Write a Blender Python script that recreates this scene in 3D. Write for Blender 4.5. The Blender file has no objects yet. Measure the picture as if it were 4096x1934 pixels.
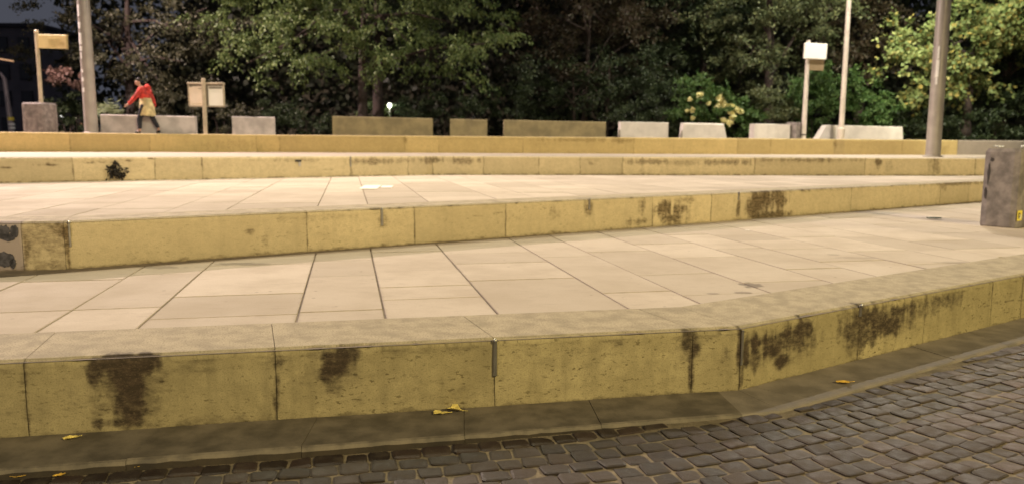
import bpy, bmesh, math, random
import numpy as np
from mathutils import Vector, Matrix

rng = random.Random(7)
nr = np.random.default_rng(11)
sc = bpy.context.scene
COL = sc.collection

# ------------------------------------------------------------------ camera
F, PITCH, ROLL, EYE = 3060.0, 0.125817, 0.0058536, 1.6      # pixels of a 4096 wide photo, radians, metres
_x, _u = np.array([1.0, 0, 0]), np.array([0, math.sin(PITCH), math.cos(PITCH)])
CF = np.array([0, math.cos(PITCH), -math.sin(PITCH)])
CX = math.cos(ROLL) * _x + math.sin(ROLL) * _u
CU = -math.sin(ROLL) * _x + math.cos(ROLL) * _u
cam_d = bpy.data.cameras.new('camera')
cam = bpy.data.objects.new('camera', cam_d)
COL.objects.link(cam)
cam_d.sensor_width = 36.0
cam_d.lens = 36.0 * F / 4096.0
cam_d.clip_start, cam_d.clip_end = 0.05, 2000
cam.matrix_world = Matrix(((CX[0], CU[0], -CF[0], 0), (CX[1], CU[1], -CF[1], 0), (CX[2], CU[2], -CF[2], EYE), (0, 0, 0, 1)))
cam_d.dof.use_dof = True
cam_d.dof.focus_distance = 5.2
cam_d.dof.aperture_fstop = 1.6
sc.camera = cam

# ------------------------------------------------------------------ world, exposure
world = bpy.data.worlds.new('World')
sc.world = world
world.use_nodes = True
wn = world.node_tree.nodes
sky = wn.new('ShaderNodeTexSky')                            # last of the dusk under a city's night glow
sky.sky_type = 'NISHITA'
sky.sun_disc = False
sky.sun_elevation = math.radians(-3.0)
sky.sun_rotation = math.radians(180)
glow = wn.new('ShaderNodeMix')
glow.data_type = 'RGBA'
glow.inputs[0].default_value = 0.85
glow.inputs[7].default_value = (0.52, 0.55, 0.70, 1)
wn['Background'].inputs['Strength'].default_value = 0.15
world.node_tree.links.new(sky.outputs[0], glow.inputs[6])
world.node_tree.links.new(glow.outputs[2], wn['Background'].inputs['Color'])
sc.view_settings.view_transform = 'Standard'
sc.view_settings.look = 'None'
sc.view_settings.exposure = 0.0
sc.view_settings.gamma = 1.0
sc.view_settings.use_curve_mapping = False
sc.render.engine = 'CYCLES'
sc.cycles.use_denoising = True
sc.cycles.max_bounces = 6
sc.cycles.diffuse_bounces = 4
sc.cycles.sample_clamp_indirect = 4.0

# lamp strengths (W) and colours; the lamps themselves are built with their masts
L_FILL_FAR, C_FILL_FAR = 30000.0, (1.0, 0.76, 0.70)
L_LEFT, C_LEFT = 3500.0, (1.0, 0.78, 0.66)
L_RIGHT, C_RIGHT = 5500.0, (1.0, 0.88, 0.74)
L_FILL_TREE, C_FILL_TREE = 6000.0, (1.0, 0.95, 0.72)
L_SLIM, C_SLIM = 3500.0, (1.0, 0.95, 0.74)
L_REAR_FILL, C_REAR_FILL = 4500.0, (1.0, 0.82, 0.60)
L_REAR_FILL2, C_REAR_FILL2 = 21500.0, (1.0, 0.81, 0.36)
L_FILL_SPAN, C_FILL_SPAN = 2500.0, (1.0, 0.90, 0.60)

# ------------------------------------------------------------------ levels and helpers
H1, H2, H3, H4 = 0.424, 0.864, 1.318, 1.880
K = 4096.0 / 2576.0                                         # I measured most points on a 2576 wide copy


def ray(px, py):
    return (px * K - 2048.0) * CX - (py * K - 967.0) * CU + F * CF


def at(px, py, Y):
    """world point at depth Y seen at (px, py)"""
    d = ray(px, py)
    t = Y / d[1]
    return Vector((d[0] * t, Y, EYE + d[2] * t))


def on(px, py, z):
    """world point on the level z seen at (px, py)"""
    d = ray(px, py)
    t = (z - EYE) / d[2]
    return Vector((d[0] * t, d[1] * t, z))


def mesh_np(name, V, Fq, smooth=False):
    """mesh from arrays; Fq is (n,3) or (n,4)"""
    V = np.asarray(V, dtype=np.float32)
    Fq = np.asarray(Fq, dtype=np.int32)
    me = bpy.data.meshes.new(name)
    k = Fq.shape[1]
    me.vertices.add(len(V))
    me.vertices.foreach_set('co', V.ravel())
    me.loops.add(Fq.size)
    me.loops.foreach_set('vertex_index', Fq.ravel())
    me.polygons.add(len(Fq))
    me.polygons.foreach_set('loop_start', np.arange(0, Fq.size, k, dtype=np.int32))
    me.polygons.foreach_set('loop_total', np.full(len(Fq), k, dtype=np.int32))
    if smooth:
        me.polygons.foreach_set('use_smooth', np.ones(len(Fq), dtype=bool))
    me.update(calc_edges=True)
    return me


def link(name, me, mat=None, parent=None, loc=None):
    o = bpy.data.objects.new(name, me)
    COL.objects.link(o)
    if mat is not None and me is not None and not me.materials:
        me.materials.append(mat)
    if parent is not None:
        o.parent = parent
    if loc is not None:
        o.location = loc
    return o


def tag(o, label, cat=None, group=None, kind=None):
    o['label'] = label
    if cat:
        o['category'] = cat
    if group:
        o['group'] = group
    if kind:
        o['kind'] = kind
    return o


def empty(name, loc, label, cat, group=None, rz=0.0, kind=None):
    o = bpy.data.objects.new(name, None)
    o.empty_display_size = 0.2
    COL.objects.link(o)
    o.location = loc
    o.rotation_euler = (0, 0, rz)
    return tag(o, label, cat, group, kind)


class MB:
    """collects verts and faces for one mesh object"""
    def __init__(s):
        s.v, s.f = [], []

    def add(s, vs, fs):
        b = len(s.v)
        s.v += [tuple(v) for v in vs]
        s.f += [tuple(i + b for i in f) for f in fs]

    def box(s, c, d, rz=0.0, bev=0.0, taper=1.0):
        """centre, full size, optional chamfer of all vertical and top edges"""
        x, y, z = d[0] / 2, d[1] / 2, d[2] / 2
        ca, sa = math.cos(rz), math.sin(rz)
        b = min(bev, x * .9, y * .9)
        def ring(xx, yy, bb, zz):
            if bev <= 0:
                p = [(-xx, -yy), (xx, -yy), (xx, yy), (-xx, yy)]
            else:
                p = [(-xx + bb, -yy), (xx - bb, -yy), (xx, -yy + bb), (xx, yy - bb), (xx - bb, yy), (-xx + bb, yy), (-xx, yy - bb), (-xx, -yy + bb)]
            return [(c[0] + a * ca - q * sa, c[1] + a * sa + q * ca, c[2] + zz) for a, q in p]
        if bev <= 0:
            R = [ring(x, y, 0, -z), ring(x * taper, y * taper, 0, z)]
        else:
            R = [ring(x, y, b, -z), ring(x * taper, y * taper, b, z - b), ring(x * taper - b, y * taper - b, b * .6, z)]
        n = len(R[0])
        vs = [p for r in R for p in r]
        fs = []
        for k in range(len(R) - 1):
            for i in range(n):
                j = (i + 1) % n
                fs.append((k * n + i, k * n + j, (k + 1) * n + j, (k + 1) * n + i))
        fs.append(tuple(reversed(range(n))))
        fs.append(tuple((len(R) - 1) * n + i for i in range(n)))
        s.add(vs, fs)
        return s

    def tube(s, pts, radii, n=10, cap=True):
        pts = [Vector(p) for p in pts]
        if not isinstance(radii, (list, tuple)):
            radii = [radii] * len(pts)
        vs, fs = [], []
        for i, p in enumerate(pts):
            t = (pts[min(i + 1, len(pts) - 1)] - pts[max(i - 1, 0)]).normalized()
            a = t.cross(Vector((0, 1, 0)) if abs(t.y) < .9 else Vector((1, 0, 0))).normalized()
            b = t.cross(a).normalized()
            for k in range(n):
                w = 2 * math.pi * k / n
                vs.append(p + radii[i] * (math.cos(w) * a + math.sin(w) * b))
        for i in range(len(pts) - 1):
            for k in range(n):
                j = (k + 1) % n
                fs.append((i * n + k, i * n + j, (i + 1) * n + j, (i + 1) * n + k))
        if cap:
            fs.append(tuple(range(n)))
            fs.append(tuple(reversed([(len(pts) - 1) * n + k for k in range(n)])))
        s.add(vs, fs)
        return s

    def lathe(s, prof, n=16, c=(0, 0, 0), sx=1.0, sy=1.0):
        vs, fs = [], []
        for r, z in prof:
            for k in range(n):
                w = 2 * math.pi * k / n
                vs.append((c[0] + r * sx * math.cos(w), c[1] + r * sy * math.sin(w), c[2] + z))
        for i in range(len(prof) - 1):
            for k in range(n):
                j = (k + 1) % n
                fs.append((i * n + k, i * n + j, (i + 1) * n + j, (i + 1) * n + k))
        fs.append(tuple(reversed(range(n))))
        fs.append(tuple((len(prof) - 1) * n + k for k in range(n)))
        s.add(vs, fs)
        return s

    def build(s, name, mat, parent=None, smooth=False, loc=None):
        me = bpy.data.meshes.new(name)
        me.from_pydata(s.v, [], s.f)
        bm = bmesh.new()
        bm.from_mesh(me)
        bmesh.ops.recalc_face_normals(bm, faces=bm.faces)
        if smooth:
            for f in bm.faces:
                f.smooth = True
            for e in bm.edges:
                if len(e.link_faces) == 2 and e.calc_face_angle(0) > 0.7:
                    e.smooth = False
        bm.to_mesh(me)
        bm.free()
        return link(name, me, mat, parent, loc)


def _h(xi, yi, seed):
    v = np.sin(xi * 127.1 + yi * 311.7 + seed * 74.7) * 43758.5453
    return v - np.floor(v)


def vnoise(x, y, seed=0):
    x, y = np.asarray(x, float), np.asarray(y, float)
    xi, yi = np.floor(x), np.floor(y)
    fx, fy = x - xi, y - yi
    fx, fy = fx * fx * (3 - 2 * fx), fy * fy * (3 - 2 * fy)
    a = _h(xi, yi, seed) * (1 - fx) + _h(xi + 1, yi, seed) * fx
    b = _h(xi, yi + 1, seed) * (1 - fx) + _h(xi + 1, yi + 1, seed) * fx
    return a * (1 - fy) + b * fy


def fbm(x, y, seed=0, o=4):
    t, a, n = 0, .5, 0
    for k in range(o):
        t = t + a * vnoise(x * 2 ** k, y * 2 ** k, seed + 13 * k)
        n += a
        a *= .5
    return t / n


def sstep(a, b, x):
    t = np.clip((x - a) / (b - a), 0, 1)
    return t * t * (3 - 2 * t)


# ------------------------------------------------------------------ materials
class NT:
    def __init__(s, name):
        s.m = bpy.data.materials.new(name)
        s.m.use_nodes = True
        s.t = s.m.node_tree
        s.b = s.t.nodes['Principled BSDF']

    def n(s, kind, **kw):
        o = s.t.nodes.new('ShaderNode' + kind)
        for k, v in kw.items():
            setattr(o, k, v)
        return o

    def set(s, sock, v):
        if hasattr(v, 'is_output') or isinstance(v, bpy.types.NodeSocket):
            s.t.links.new(v, sock)
        elif isinstance(v, (tuple, list)) and len(v) == 3 and sock.type == 'RGBA':
            sock.default_value = (*v, 1)
        else:
            sock.default_value = v

    def math(s, op, a, b=0.0, clamp=False):
        o = s.n('Math', operation=op)
        o.use_clamp = clamp
        s.set(o.inputs[0], a)
        s.set(o.inputs[1], b)
        return o.outputs[0]

    def mix(s, f, a, b, mode='MIX'):
        o = s.n('Mix', data_type='RGBA', blend_type=mode)
        s.set(o.inputs[0], f)
        s.set(o.inputs[6], a)
        s.set(o.inputs[7], b)
        return o.outputs[2]

    def noise(s, vec, scale, detail=4.0, rough=.55):
        o = s.n('TexNoise')
        if vec is not None:
            s.set(o.inputs['Vector'], vec)
        o.inputs['Scale'].default_value = scale
        o.inputs['Detail'].default_value = detail
        o.inputs['Roughness'].default_value = rough
        return o.outputs['Fac']

    def ramp(s, x, a, b, lo=0.0, hi=1.0):
        o = s.n('MapRange', interpolation_type='SMOOTHSTEP')
        s.set(o.inputs['Value'], x)
        o.inputs['From Min'].default_value = a
        o.inputs['From Max'].default_value = b
        o.inputs['To Min'].default_value = lo
        o.inputs['To Max'].default_value = hi
        return o.outputs['Result']

    def attr(s, name):
        o = s.n('Attribute', attribute_name=name)
        return o

    def coords(s, which='Object'):
        return s.n('TexCoord').outputs[which]

    def pos(s):
        return s.n('NewGeometry').outputs['Position']

    def scale(s, vec, v):
        o = s.n('VectorMath', operation='MULTIPLY')
        s.set(o.inputs[0], vec)
        o.inputs[1].default_value = v
        return o.outputs[0]

    def bump(s, h, strength=.3, dist=.01):
        o = s.n('Bump')
        o.inputs['Strength'].default_value = strength
        o.inputs['Distance'].default_value = dist
        s.set(o.inputs['Height'], h)
        s.t.links.new(o.outputs[0], s.b.inputs['Normal'])

    def out(s, col, rough=.8, metal=0.0, spec=None):
        s.set(s.b.inputs['Base Color'], col)
        s.set(s.b.inputs['Roughness'], rough)
        s.b.inputs['Metallic'].default_value = metal
        if spec is not None:
            s.b.inputs['Specular IOR Level'].default_value = spec
        return s.m


def simple(name, col, rough=.7, metal=0.0, var=.25, scale=6.0, bump=.15, spec=None):
    """a painted / cast surface with mottled tone and fine grain"""
    k = NT(name)
    p = k.pos()
    n = k.noise(p, scale, 6.0)
    f = k.noise(p, scale * 12, 3.0)
    c = k.mix(k.ramp(n, .3, .7), tuple(x * (1 - var) for x in col), tuple(min(1, x * (1 + var * .6)) for x in col))
    c = k.mix(k.math('MULTIPLY', k.ramp(f, .55, .75), .25), c, tuple(x * .5 for x in col))
    k.bump(f, bump, .004)
    return k.out(c, k.ramp(n, .2, .8, max(.05, rough - .12), min(1, rough + .1)), metal, spec)


def wall_material(name, ca, cb, ctop, pit=1.0, cstain=(.030, .022, .017)):
    k = NT(name)
    sz = k.attr('sz').outputs['Vector']
    st = k.attr('stain').outputs['Fac']
    tp = k.attr('top').outputs['Fac']
    pt = k.attr('paint').outputs['Fac']
    n1 = k.noise(sz, 2.6, 6.0, .6)
    n2 = k.noise(sz, 14.0, 5.0, .6)
    c = k.mix(k.ramp(n1, .32, .68), ca, cb)
    c = k.mix(k.ramp(n2, .35, .75, 0, .35), c, tuple(x * .62 for x in ca))
    bl = k.noise(k.scale(sz, (1.0, 1.7, 1.0)), 34.0, 6.0, .7)
    c = k.mix(k.math('MULTIPLY', k.ramp(bl, .585, .67), k.ramp(n1, .3, .6, .25, .8 * pit)), c, tuple(x * .38 for x in ca))
    lt = k.noise(k.scale(sz, (1.4, 1.0, 1.0)), 9.0, 6.0, .65)
    c = k.mix(k.ramp(lt, .55, .75, 0, .45 * pit), c, tuple(min(1, x * 1.35) for x in cb))
    dr = k.noise(k.scale(sz, (9.0, .9, 1.0)), 1.0, 5.0, .6)
    c = k.mix(k.ramp(dr, .48, .78, 0, .5 * pit), c, tuple(x * .55 for x in ca))
    n4 = k.noise(k.scale(sz, (3.0, 9.0, 1.0)), 2.0, 8.0, .7)
    c = k.mix(k.ramp(n4, .5, .75, 0, .45 * pit), c, tuple(x * .5 for x in ca))
    # elongated pits and lichen specks
    pv = k.scale(sz, (24.0, 46.0, 1.0))
    pn = k.noise(pv, 1.0, 3.0, .55)
    pm = k.noise(sz, 3.3, 2.0)
    pits = k.math('MULTIPLY', k.ramp(pn, .60, .69), k.ramp(pm, .35, .62, .2, 1.0))
    c = k.mix(k.math('MULTIPLY', pits, .8 * pit, True), c, (.075, .055, .022))
    rb = k.n('ObjectInfo').outputs['Random']
    c = k.mix(k.ramp(rb, .0, 1.0, 0, .38), c, tuple(x * .52 for x in ca))
    fine = k.noise(sz, 120.0, 3.0)
    c = k.mix(k.ramp(fine, .46, .72, 0, .5), c, tuple(x * .42 for x in ca))
    # top of the coping: greyer, speckled
    t1 = k.noise(sz, 7.0, 5.0)
    t2 = k.noise(sz, 90.0, 3.0)
    ct = k.mix(k.ramp(t1, .35, .7), ctop, tuple(x * .72 for x in ctop))
    ct = k.mix(k.ramp(t2, .50, .66, 0, .75), ct, tuple(x * .45 for x in ctop))
    ct = k.mix(k.ramp(k.noise(sz, 2.2, 7.0, .65), .52, .72, 0, .55), ct, tuple(x * .58 for x in ctop))
    ct = k.mix(k.ramp(t2, .36, .26, 0, .7), ct, tuple(min(1, x * 1.6) for x in ctop))
    c = k.mix(tp, c, ct)
    c = k.mix(pt, c, (.36, .30, .285))
    sn = k.noise(k.scale(sz, (.75, 1.35, 1.0)), 20.0, 9.0, .72)
    s2 = k.math('ADD', st, k.math('MULTIPLY', k.math('SUBTRACT', sn, .5), 1.25))
    s3 = k.math('MULTIPLY', k.math('MULTIPLY', k.ramp(s2, .10, .95), .95), k.ramp(st, .02, .30))
    sf = k.noise(k.scale(sz, (1.0, 1.6, 1.0)), 60.0, 6.0, .7)
    cs = k.mix(k.ramp(sn, .30, .62), tuple(x * 2.2 for x in cstain), tuple(x * .8 for x in cstain))
    cs = k.mix(k.ramp(sf, .50, .72, 0, .75), cs, tuple(x * 3.2 for x in cstain))
    c = k.mix(k.math('MULTIPLY', s3, k.ramp(sf, .75, .55, .72, 1.0)), c, cs)
    k.bump(k.math('SUBTRACT', k.math('ADD', fine, n2), k.math('MULTIPLY', pits, 1.5)), .28, .004)
    return k.out(c, .86, 0, .25)


M = {}
M['wall_front'] = wall_material('stained_yellow_stone', (.345, .288, .155), (.44, .37, .205), (.44, .375, .265), 1.0, (.030, .020, .014))
M['wall_mid'] = wall_material('pale_yellow_stone', (.68, .56, .36), (.76, .63, .41), (.48, .41, .30), .5, (.085, .058, .03))
M['wall_far'] = wall_material('ochre_stone', (.57, .435, .19), (.64, .49, .22), (.46, .38, .26), .35, (.17, .12, .045))
M['wall_grey'] = wall_material('grey_stone', (.34, .29, .24), (.40, .34, .28), (.36, .31, .26), .4)
M['core'] = simple('joint_filling', (.20, .155, .08), .95, var=.3)


def slab_material():
    k = NT('paving_slab')
    p = k.pos()
    rnd = k.n('ObjectInfo').outputs['Random']
    n1 = k.noise(p, 1.7, 6.0, .6)
    n2 = k.noise(k.scale(p, (1.0, 3.0, 1.0)), 5.0, 6.0, .65)
    n3 = k.noise(p, 80.0, 3.0)
    c = k.mix(rnd, (.475, .41, .34), (.62, .54, .455))
    c = k.mix(k.ramp(n1, .35, .72, 0, .45), c, (.40, .335, .265))
    c = k.mix(k.ramp(n2, .56, .74, 0, .45), c, (.36, .30, .25))
    c = k.mix(k.ramp(n3, .5, .72, 0, .25), c, (.30, .25, .20))
    vo = k.n('TexVoronoi')
    k.set(vo.inputs['Vector'], p)
    vo.inputs['Scale'].default_value = 5.5
    gm = k.math('MULTIPLY', k.ramp(vo.outputs['Distance'], .10, .06), k.ramp(k.noise(p, 3.0, 2.0), .5, .6, 0, .5))
    c = k.mix(gm, c, (.20, .165, .135))
    sc_ = k.noise(k.scale(p, (2.0, 22.0, 1.0)), 1.5, 6.0, .7)
    c = k.mix(k.ramp(sc_, .55, .8, 0, .4), c, (.33, .275, .22))
    ed = k.attr('edge').outputs['Fac']
    en = k.noise(p, 9.0, 6.0, .65)
    c = k.mix(k.ramp(k.math('ADD', k.math('MULTIPLY', ed, .55), k.math('SUBTRACT', en, .5)), .25, .70, 0, .35), c, (.30, .245, .19))
    # three dark spills near the front edge
    for (x, y, rx, ry, a) in SPILLS:
        sb = k.n('VectorMath', operation='SUBTRACT')
        k.set(sb.inputs[0], p)
        sb.inputs[1].default_value = (x, y, H1)
        ln = k.n('VectorMath', operation='LENGTH')
        k.set(ln.inputs[0], k.scale(sb.outputs[0], (1 / rx, 1 / ry, 0.0)))
        d = k.math('ADD', ln.outputs['Value'], k.math('MULTIPLY', k.math('SUBTRACT', k.noise(p, 11.0, 4.0), .5), 1.6))
        c = k.mix(k.ramp(d, .95, .6, 0, a), c, (.17, .145, .125))
    k.bump(n3, .15, .003)
    return k.out(c, k.ramp(n1, .3, .7, .82, .95), 0, .12)


def _sp(px, py, rx, ry, a):
    q = on(px, py, H1)
    return (q.x, q.y, rx, ry, a)


SPILLS = [_sp(1888, 716, .10, .16, .75), _sp(1865, 735, .10, .07, .6), _sp(1790, 737, .06, .05, .45), _sp(2095, 640, .08, .06, .4),
          _sp(610, 663, .30, .12, .5), _sp(405, 672, .25, .10, .45), _sp(2150, 648, .3, .1, .25), _sp(2420, 660, .35, .10, .35)]
M['slab'] = slab_material()
M['mortar'] = simple('slab_mortar', (.20, .16, .12), .95, var=.3, scale=9)
M['terrace'] = simple('terrace_screed', (.46, .39, .31), .8, var=.18, scale=2.5)


def cobble_material():
    k = NT('cobble_stone')
    p = k.pos()
    r = k.math('FRACT', k.math('ADD', k.n('ObjectInfo').outputs['Random'], k.math('MULTIPLY', k.n('NewGeometry').outputs['Random Per Island'], 3.7)))
    rp = k.n('ValToRGB')
    e = rp.color_ramp.elements
    e[0].position, e[0].color = 0.0, (0.0194, 0.0146, 0.0113, 1)
    e[1].position, e[1].color = 1.0, (0.0459, 0.0394, 0.0373, 1)
    for q, c in ((.25, (0.0270, 0.0199, 0.0146, 1)), (.5, (0.0297, 0.0248, 0.0226, 1)), (.75, (0.046, 0.034, 0.029, 1))):
        x = e.new(q)
        x.color = c
    k.set(rp.inputs[0], r)
    sx = k.n('SeparateXYZ')
    k.set(sx.inputs[0], p)
    lit_side = k.ramp(k.math('ADD', sx.outputs['X'], k.math('MULTIPLY', k.noise(p, 1.6, 3.0), 1.2)), 1.6, 4.2)  # wall shade at left and lamplight at right put into the stone colour
    rp0 = k.mix(lit_side, k.mix(1.0, rp.outputs[0], (.98, .80, .66), 'MULTIPLY'), k.mix(1.0, rp.outputs[0], (2.9, 2.8, 2.8), 'MULTIPLY'))
    n1 = k.noise(p, 14.0, 5.0)
    n2 = k.noise(p, 130.0, 4.0, .6)
    c = k.mix(k.ramp(n1, .4, .75, 0, .5), rp0, (.085, .066, .045))
    c = k.mix(k.ramp(n2, .45, .75, 0, .55), c, (.022, .018, .014))
    k.bump(k.math('ADD', n2, k.math('MULTIPLY', n1, 2.0)), .5, .006)
    return k.out(c, k.ramp(n1, .3, .7, .54, .76), 0, .4)


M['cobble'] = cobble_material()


def joint_material():
    k = NT('mossy_joint_sand')
    p = k.pos()
    n = k.noise(p, 5.0, 6.0)
    n2 = k.noise(p, 70.0, 4.0)
    c = k.mix(k.ramp(n, .35, .65), (.23, .185, .12), (.13, .105, .065))
    c = k.mix(k.ramp(n2, .45, .7, 0, .6), c, (.07, .055, .03))
    k.bump(n2, .6, .006)
    return k.out(c, .95)


M['joint'] = joint_material()
M['kerb'] = simple('granite_kerb', (.13, .108, .078), .8, var=.45, scale=5, bump=.5)
M['kerb_pale'] = simple('pale_granite_kerb', (.20, .17, .135), .75, var=.3, scale=5, bump=.4)  # lamplight on the right-hand kerb put into the colour
M['kerb_grime'] = simple('grimy_kerb_face', (.045, .034, .022), .9, var=.4, scale=9, bump=.5)  # shade on the kerb's street face put into the colour
M['kerb_worn'] = simple('worn_kerb_edge', (.155, .13, .095), .75, var=.4, scale=9, bump=.3)  # lighter tone along the chamfered edge
M['asphalt'] = simple('asphalt', (.06, .055, .05), .85, var=.3)
M['park'] = simple('park_soil', (.055, .05, .03), .95, var=.4, scale=1.5)
M['t4'] = simple('upper_paving', (.36, .31, .25), .8, var=.25, scale=2)
M['bench'] = simple('cast_concrete', (.26, .215, .115), .85, var=.3, scale=2.2)  # dimness of the blocks between the lamps put into the colour
M['bench_grey'] = simple('grey_cast_concrete', (.50, .455, .43), .85, var=.3, scale=2.0)
M['bench_white'] = simple('white_cast_concrete', (.60, .56, .51), .8, var=.14, scale=2.2)  # lamplight on the right-hand blocks put into the colour
M['mast'] = simple('grey_mast_paint', (.36, .325, .295), .42, .1, var=.12, scale=3, bump=.05)
M['mast_light'] = simple('pale_mast_paint', (.62, .56, .48), .4, .1, var=.1, scale=3, bump=.05)
M['sign_pole'] = simple('sign_pole_paint', (.50, .43, .30), .5, .1, var=.12)
M['sign_pole_white'] = simple('white_sign_pole_paint', (.62, .57, .50), .5, .1, var=.12)
M['sign_yellow'] = simple('cream_sign_face', (.62, .50, .22), .6, var=.06)
M['sign_white'] = simple('white_sign_face', (.92, .90, .82), .5, var=.02)
M['sign_brown'] = simple('brown_sign_back', (.24, .18, .10), .6, var=.1)
M['notice_cream'] = simple('cream_notice', (.88, .76, .62), .5, var=.05)
M['notice_white'] = simple('white_notice', (.95, .93, .84), .5, var=.02)
M['print'] = simple('grey_print', (.22, .19, .15), .6, var=.1)
M['print_soft'] = simple('faint_print', (.50, .41, .18), .6, var=.05)
M['black'] = simple('black_rubber', (.02, .02, .02), .6)
M['metal'] = simple('galvanised_metal', (.42, .40, .36), .35, .9, var=.15)
M['bin_grey'] = simple('bin_concrete', (.225, .198, .185), .85, var=.40, scale=7, bump=.4)
M['bin_graffiti'] = simple('black_spray_paint', (.045, .037, .037), .8)
M['spray'] = simple('blue_black_spray', (.075, .07, .085), .8, var=.6, scale=22)
M['white_plastic'] = simple('white_plastic_film', (.80, .80, .76), .35, var=.1)
M['sticker'] = simple('yellow_sticker', (.80, .66, .08), .5, var=.08)
M['sticker_white'] = simple('pale_sticker_patch', (.75, .72, .5), .5, var=.05)
M['paper'] = simple('white_paper', (.85, .83, .78), .6, var=.03)
M['leaf_yellow'] = simple('yellow_dry_leaf', (.68, .42, .06), .7, var=.25, scale=40)
M['leaf_pale'] = simple('pale_yellow_leaf', (.70, .56, .16), .7, var=.25, scale=40)
M['leaf_brown'] = simple('brown_dry_leaf', (.42, .26, .07), .8, var=.3, scale=40)
M['green_film'] = simple('green_plastic_film', (.03, .085, .025), .5, var=.4, scale=20)
M['weed'] = simple('black_withered_weed', (.022, .018, .015), .9, var=.4)
M['bark'] = simple('tree_bark', (.032, .021, .016), .9, var=.4, scale=8, bump=.6)
M['skin'] = simple('skin', (.50, .29, .20), .6, var=.06)
M['hair'] = simple('dark_hair', (.02, .015, .012), .6)
M['red'] = simple('red_jacket_cloth', (.50, .042, .03), .85, var=.55, scale=9)
M['cream'] = simple('cream_cloth', (.66, .54, .28), .85, var=.4, scale=7)
M['navy'] = simple('dark_trouser_cloth', (.018, .018, .024), .85)
M['building'] = simple('dark_facade', (.16, .14, .15), .9, var=.2, scale=.5)
M['roof'] = simple('dark_roof', (.05, .045, .05), .9)
M['window_dark'] = simple('dark_window_glass', (.02, .02, .025), .1, var=.1)
M['car_white'] = simple('pale_car_paint', (.60, .52, .42), .3, var=.05)
M['car_glass'] = simple('car_window_glass', (.02, .02, .02), .08, var=.1)
M['tyre'] = simple('tyre_rubber', (.015, .015, .015), .8)
M['scooter'] = simple('black_scooter_plastic', (.02, .02, .022), .35)
M['scooter_pink'] = simple('salmon_scooter_panel', (.70, .35, .20), .4)
M['grey_post'] = simple('grey_post_paint', (.30, .27, .28), .5, .1)
M['lamp_housing'] = simple('lamp_housing', (.12, .12, .12), .4, .5)


def emit(name, col, strength):
    k = NT(name)
    k.b.inputs['Emission Color'].default_value = (*col, 1)
    k.b.inputs['Emission Strength'].default_value = strength
    return k.out(tuple(col), .4)


M['lens'] = emit('lamp_lens', (1, .86, .66), 12)
M['globe'] = emit('lamp_globe', (1, 1, .9), 4)
M['lit_window'] = emit('lit_window_glass', (1, .55, .2), .12)
M['strip'] = simple('polished_white_strip', (.85, .84, .82), .3, .0, var=.05)  # lamp highlights on the masts put into white plates
M['headlight'] = emit('lit_headlight', (1, .97, .9), 4)
M['tail'] = emit('red_tail_lamp', (1, .25, .12), 1.5)
M['neon'] = emit('orange_lamp_tube', (1, .55, .28), .7)
M['violet'] = emit('violet_lamp', (.4, .3, 1), 1.2)


def leaf_material(name, cols, rough=.55, trans=.25):
    k = NT(name)
    r = k.n('NewGeometry').outputs['Random Per Island']
    rp = k.n('ValToRGB')
    e = rp.color_ramp.elements
    e[0].position, e[0].color = 0.0, (*cols[0], 1)
    e[1].position, e[1].color = 1.0, (*cols[-1], 1)
    for i, c in enumerate(cols[1:-1]):
        x = e.new((i + 1) / (len(cols) - 1))
        x.color = (*c, 1)
    k.set(rp.inputs[0], r)
    k.out(rp.outputs[0], rough, 0, .35)
    tr = k.n('BsdfTranslucent')
    k.set(tr.inputs[0], rp.outputs[0])
    mx = k.n('MixShader')
    mx.inputs[0].default_value = trans
    k.t.links.new(k.b.outputs[0], mx.inputs[1])
    k.t.links.new(tr.outputs[0], mx.inputs[2])
    k.t.links.new(mx.outputs[0], k.t.nodes['Material Output'].inputs[0])
    return k.m


M['lf_grey'] = leaf_material('dusky_green_leaf', [(0.035, 0.040, 0.019), (0.047, 0.049, 0.026), (0.071, 0.067, 0.032)])
M['lf_lime'] = leaf_material('mid_green_leaf', [(0.057, 0.095, 0.027), (0.088, 0.132, 0.038), (0.151, 0.189, 0.057)])
M['lf_brown'] = leaf_material('brown_red_leaf', [(0.028, 0.021, 0.011), (0.041, 0.028, 0.014), (0.033, 0.036, 0.013)])
M['lf_dark'] = leaf_material('dark_green_leaf', [(0.015, 0.026, 0.011), (0.024, 0.038, 0.015), (0.045, 0.064, 0.022)])
M['lf_olive'] = leaf_material('olive_green_leaf', [(0.055, 0.076, 0.032), (0.081, 0.098, 0.043), (0.130, 0.141, 0.055)])
M['lf_bright'] = leaf_material('large_bright_leaf', [(.09, .135, .04), (.14, .19, .06), (.18, .225, .075), (.21, .235, .085), (.30, .24, .06)], .6, .3)
M['lf_shrub'] = leaf_material('shrub_leaf', [(0.036, 0.085, 0.022), (0.062, 0.122, 0.031), (0.098, 0.160, 0.042)])
M['lf_wood'] = leaf_material('far_wood_leaf', [(0.016, 0.021, 0.011), (0.026, 0.032, 0.014)])
M['lf_pink'] = leaf_material('pinkish_leaf', [(0.15, 0.09, 0.075), (0.20, 0.125, 0.10)])
M['lf_pale'] = leaf_material('pale_grass_blade', [(0.16, 0.20, 0.10), (0.24, 0.28, 0.15)])
M['petal'] = leaf_material('pale_yellow_petal', [(.80, .74, .36), (.90, .86, .52)], .6, .2)

# ------------------------------------------------------------------ street, kerb, terraces and their walls
UX, VX = np.array([.978, .2095]), np.array([-.2095, .978])   # paving grid: along the front wall / away from the street


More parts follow.
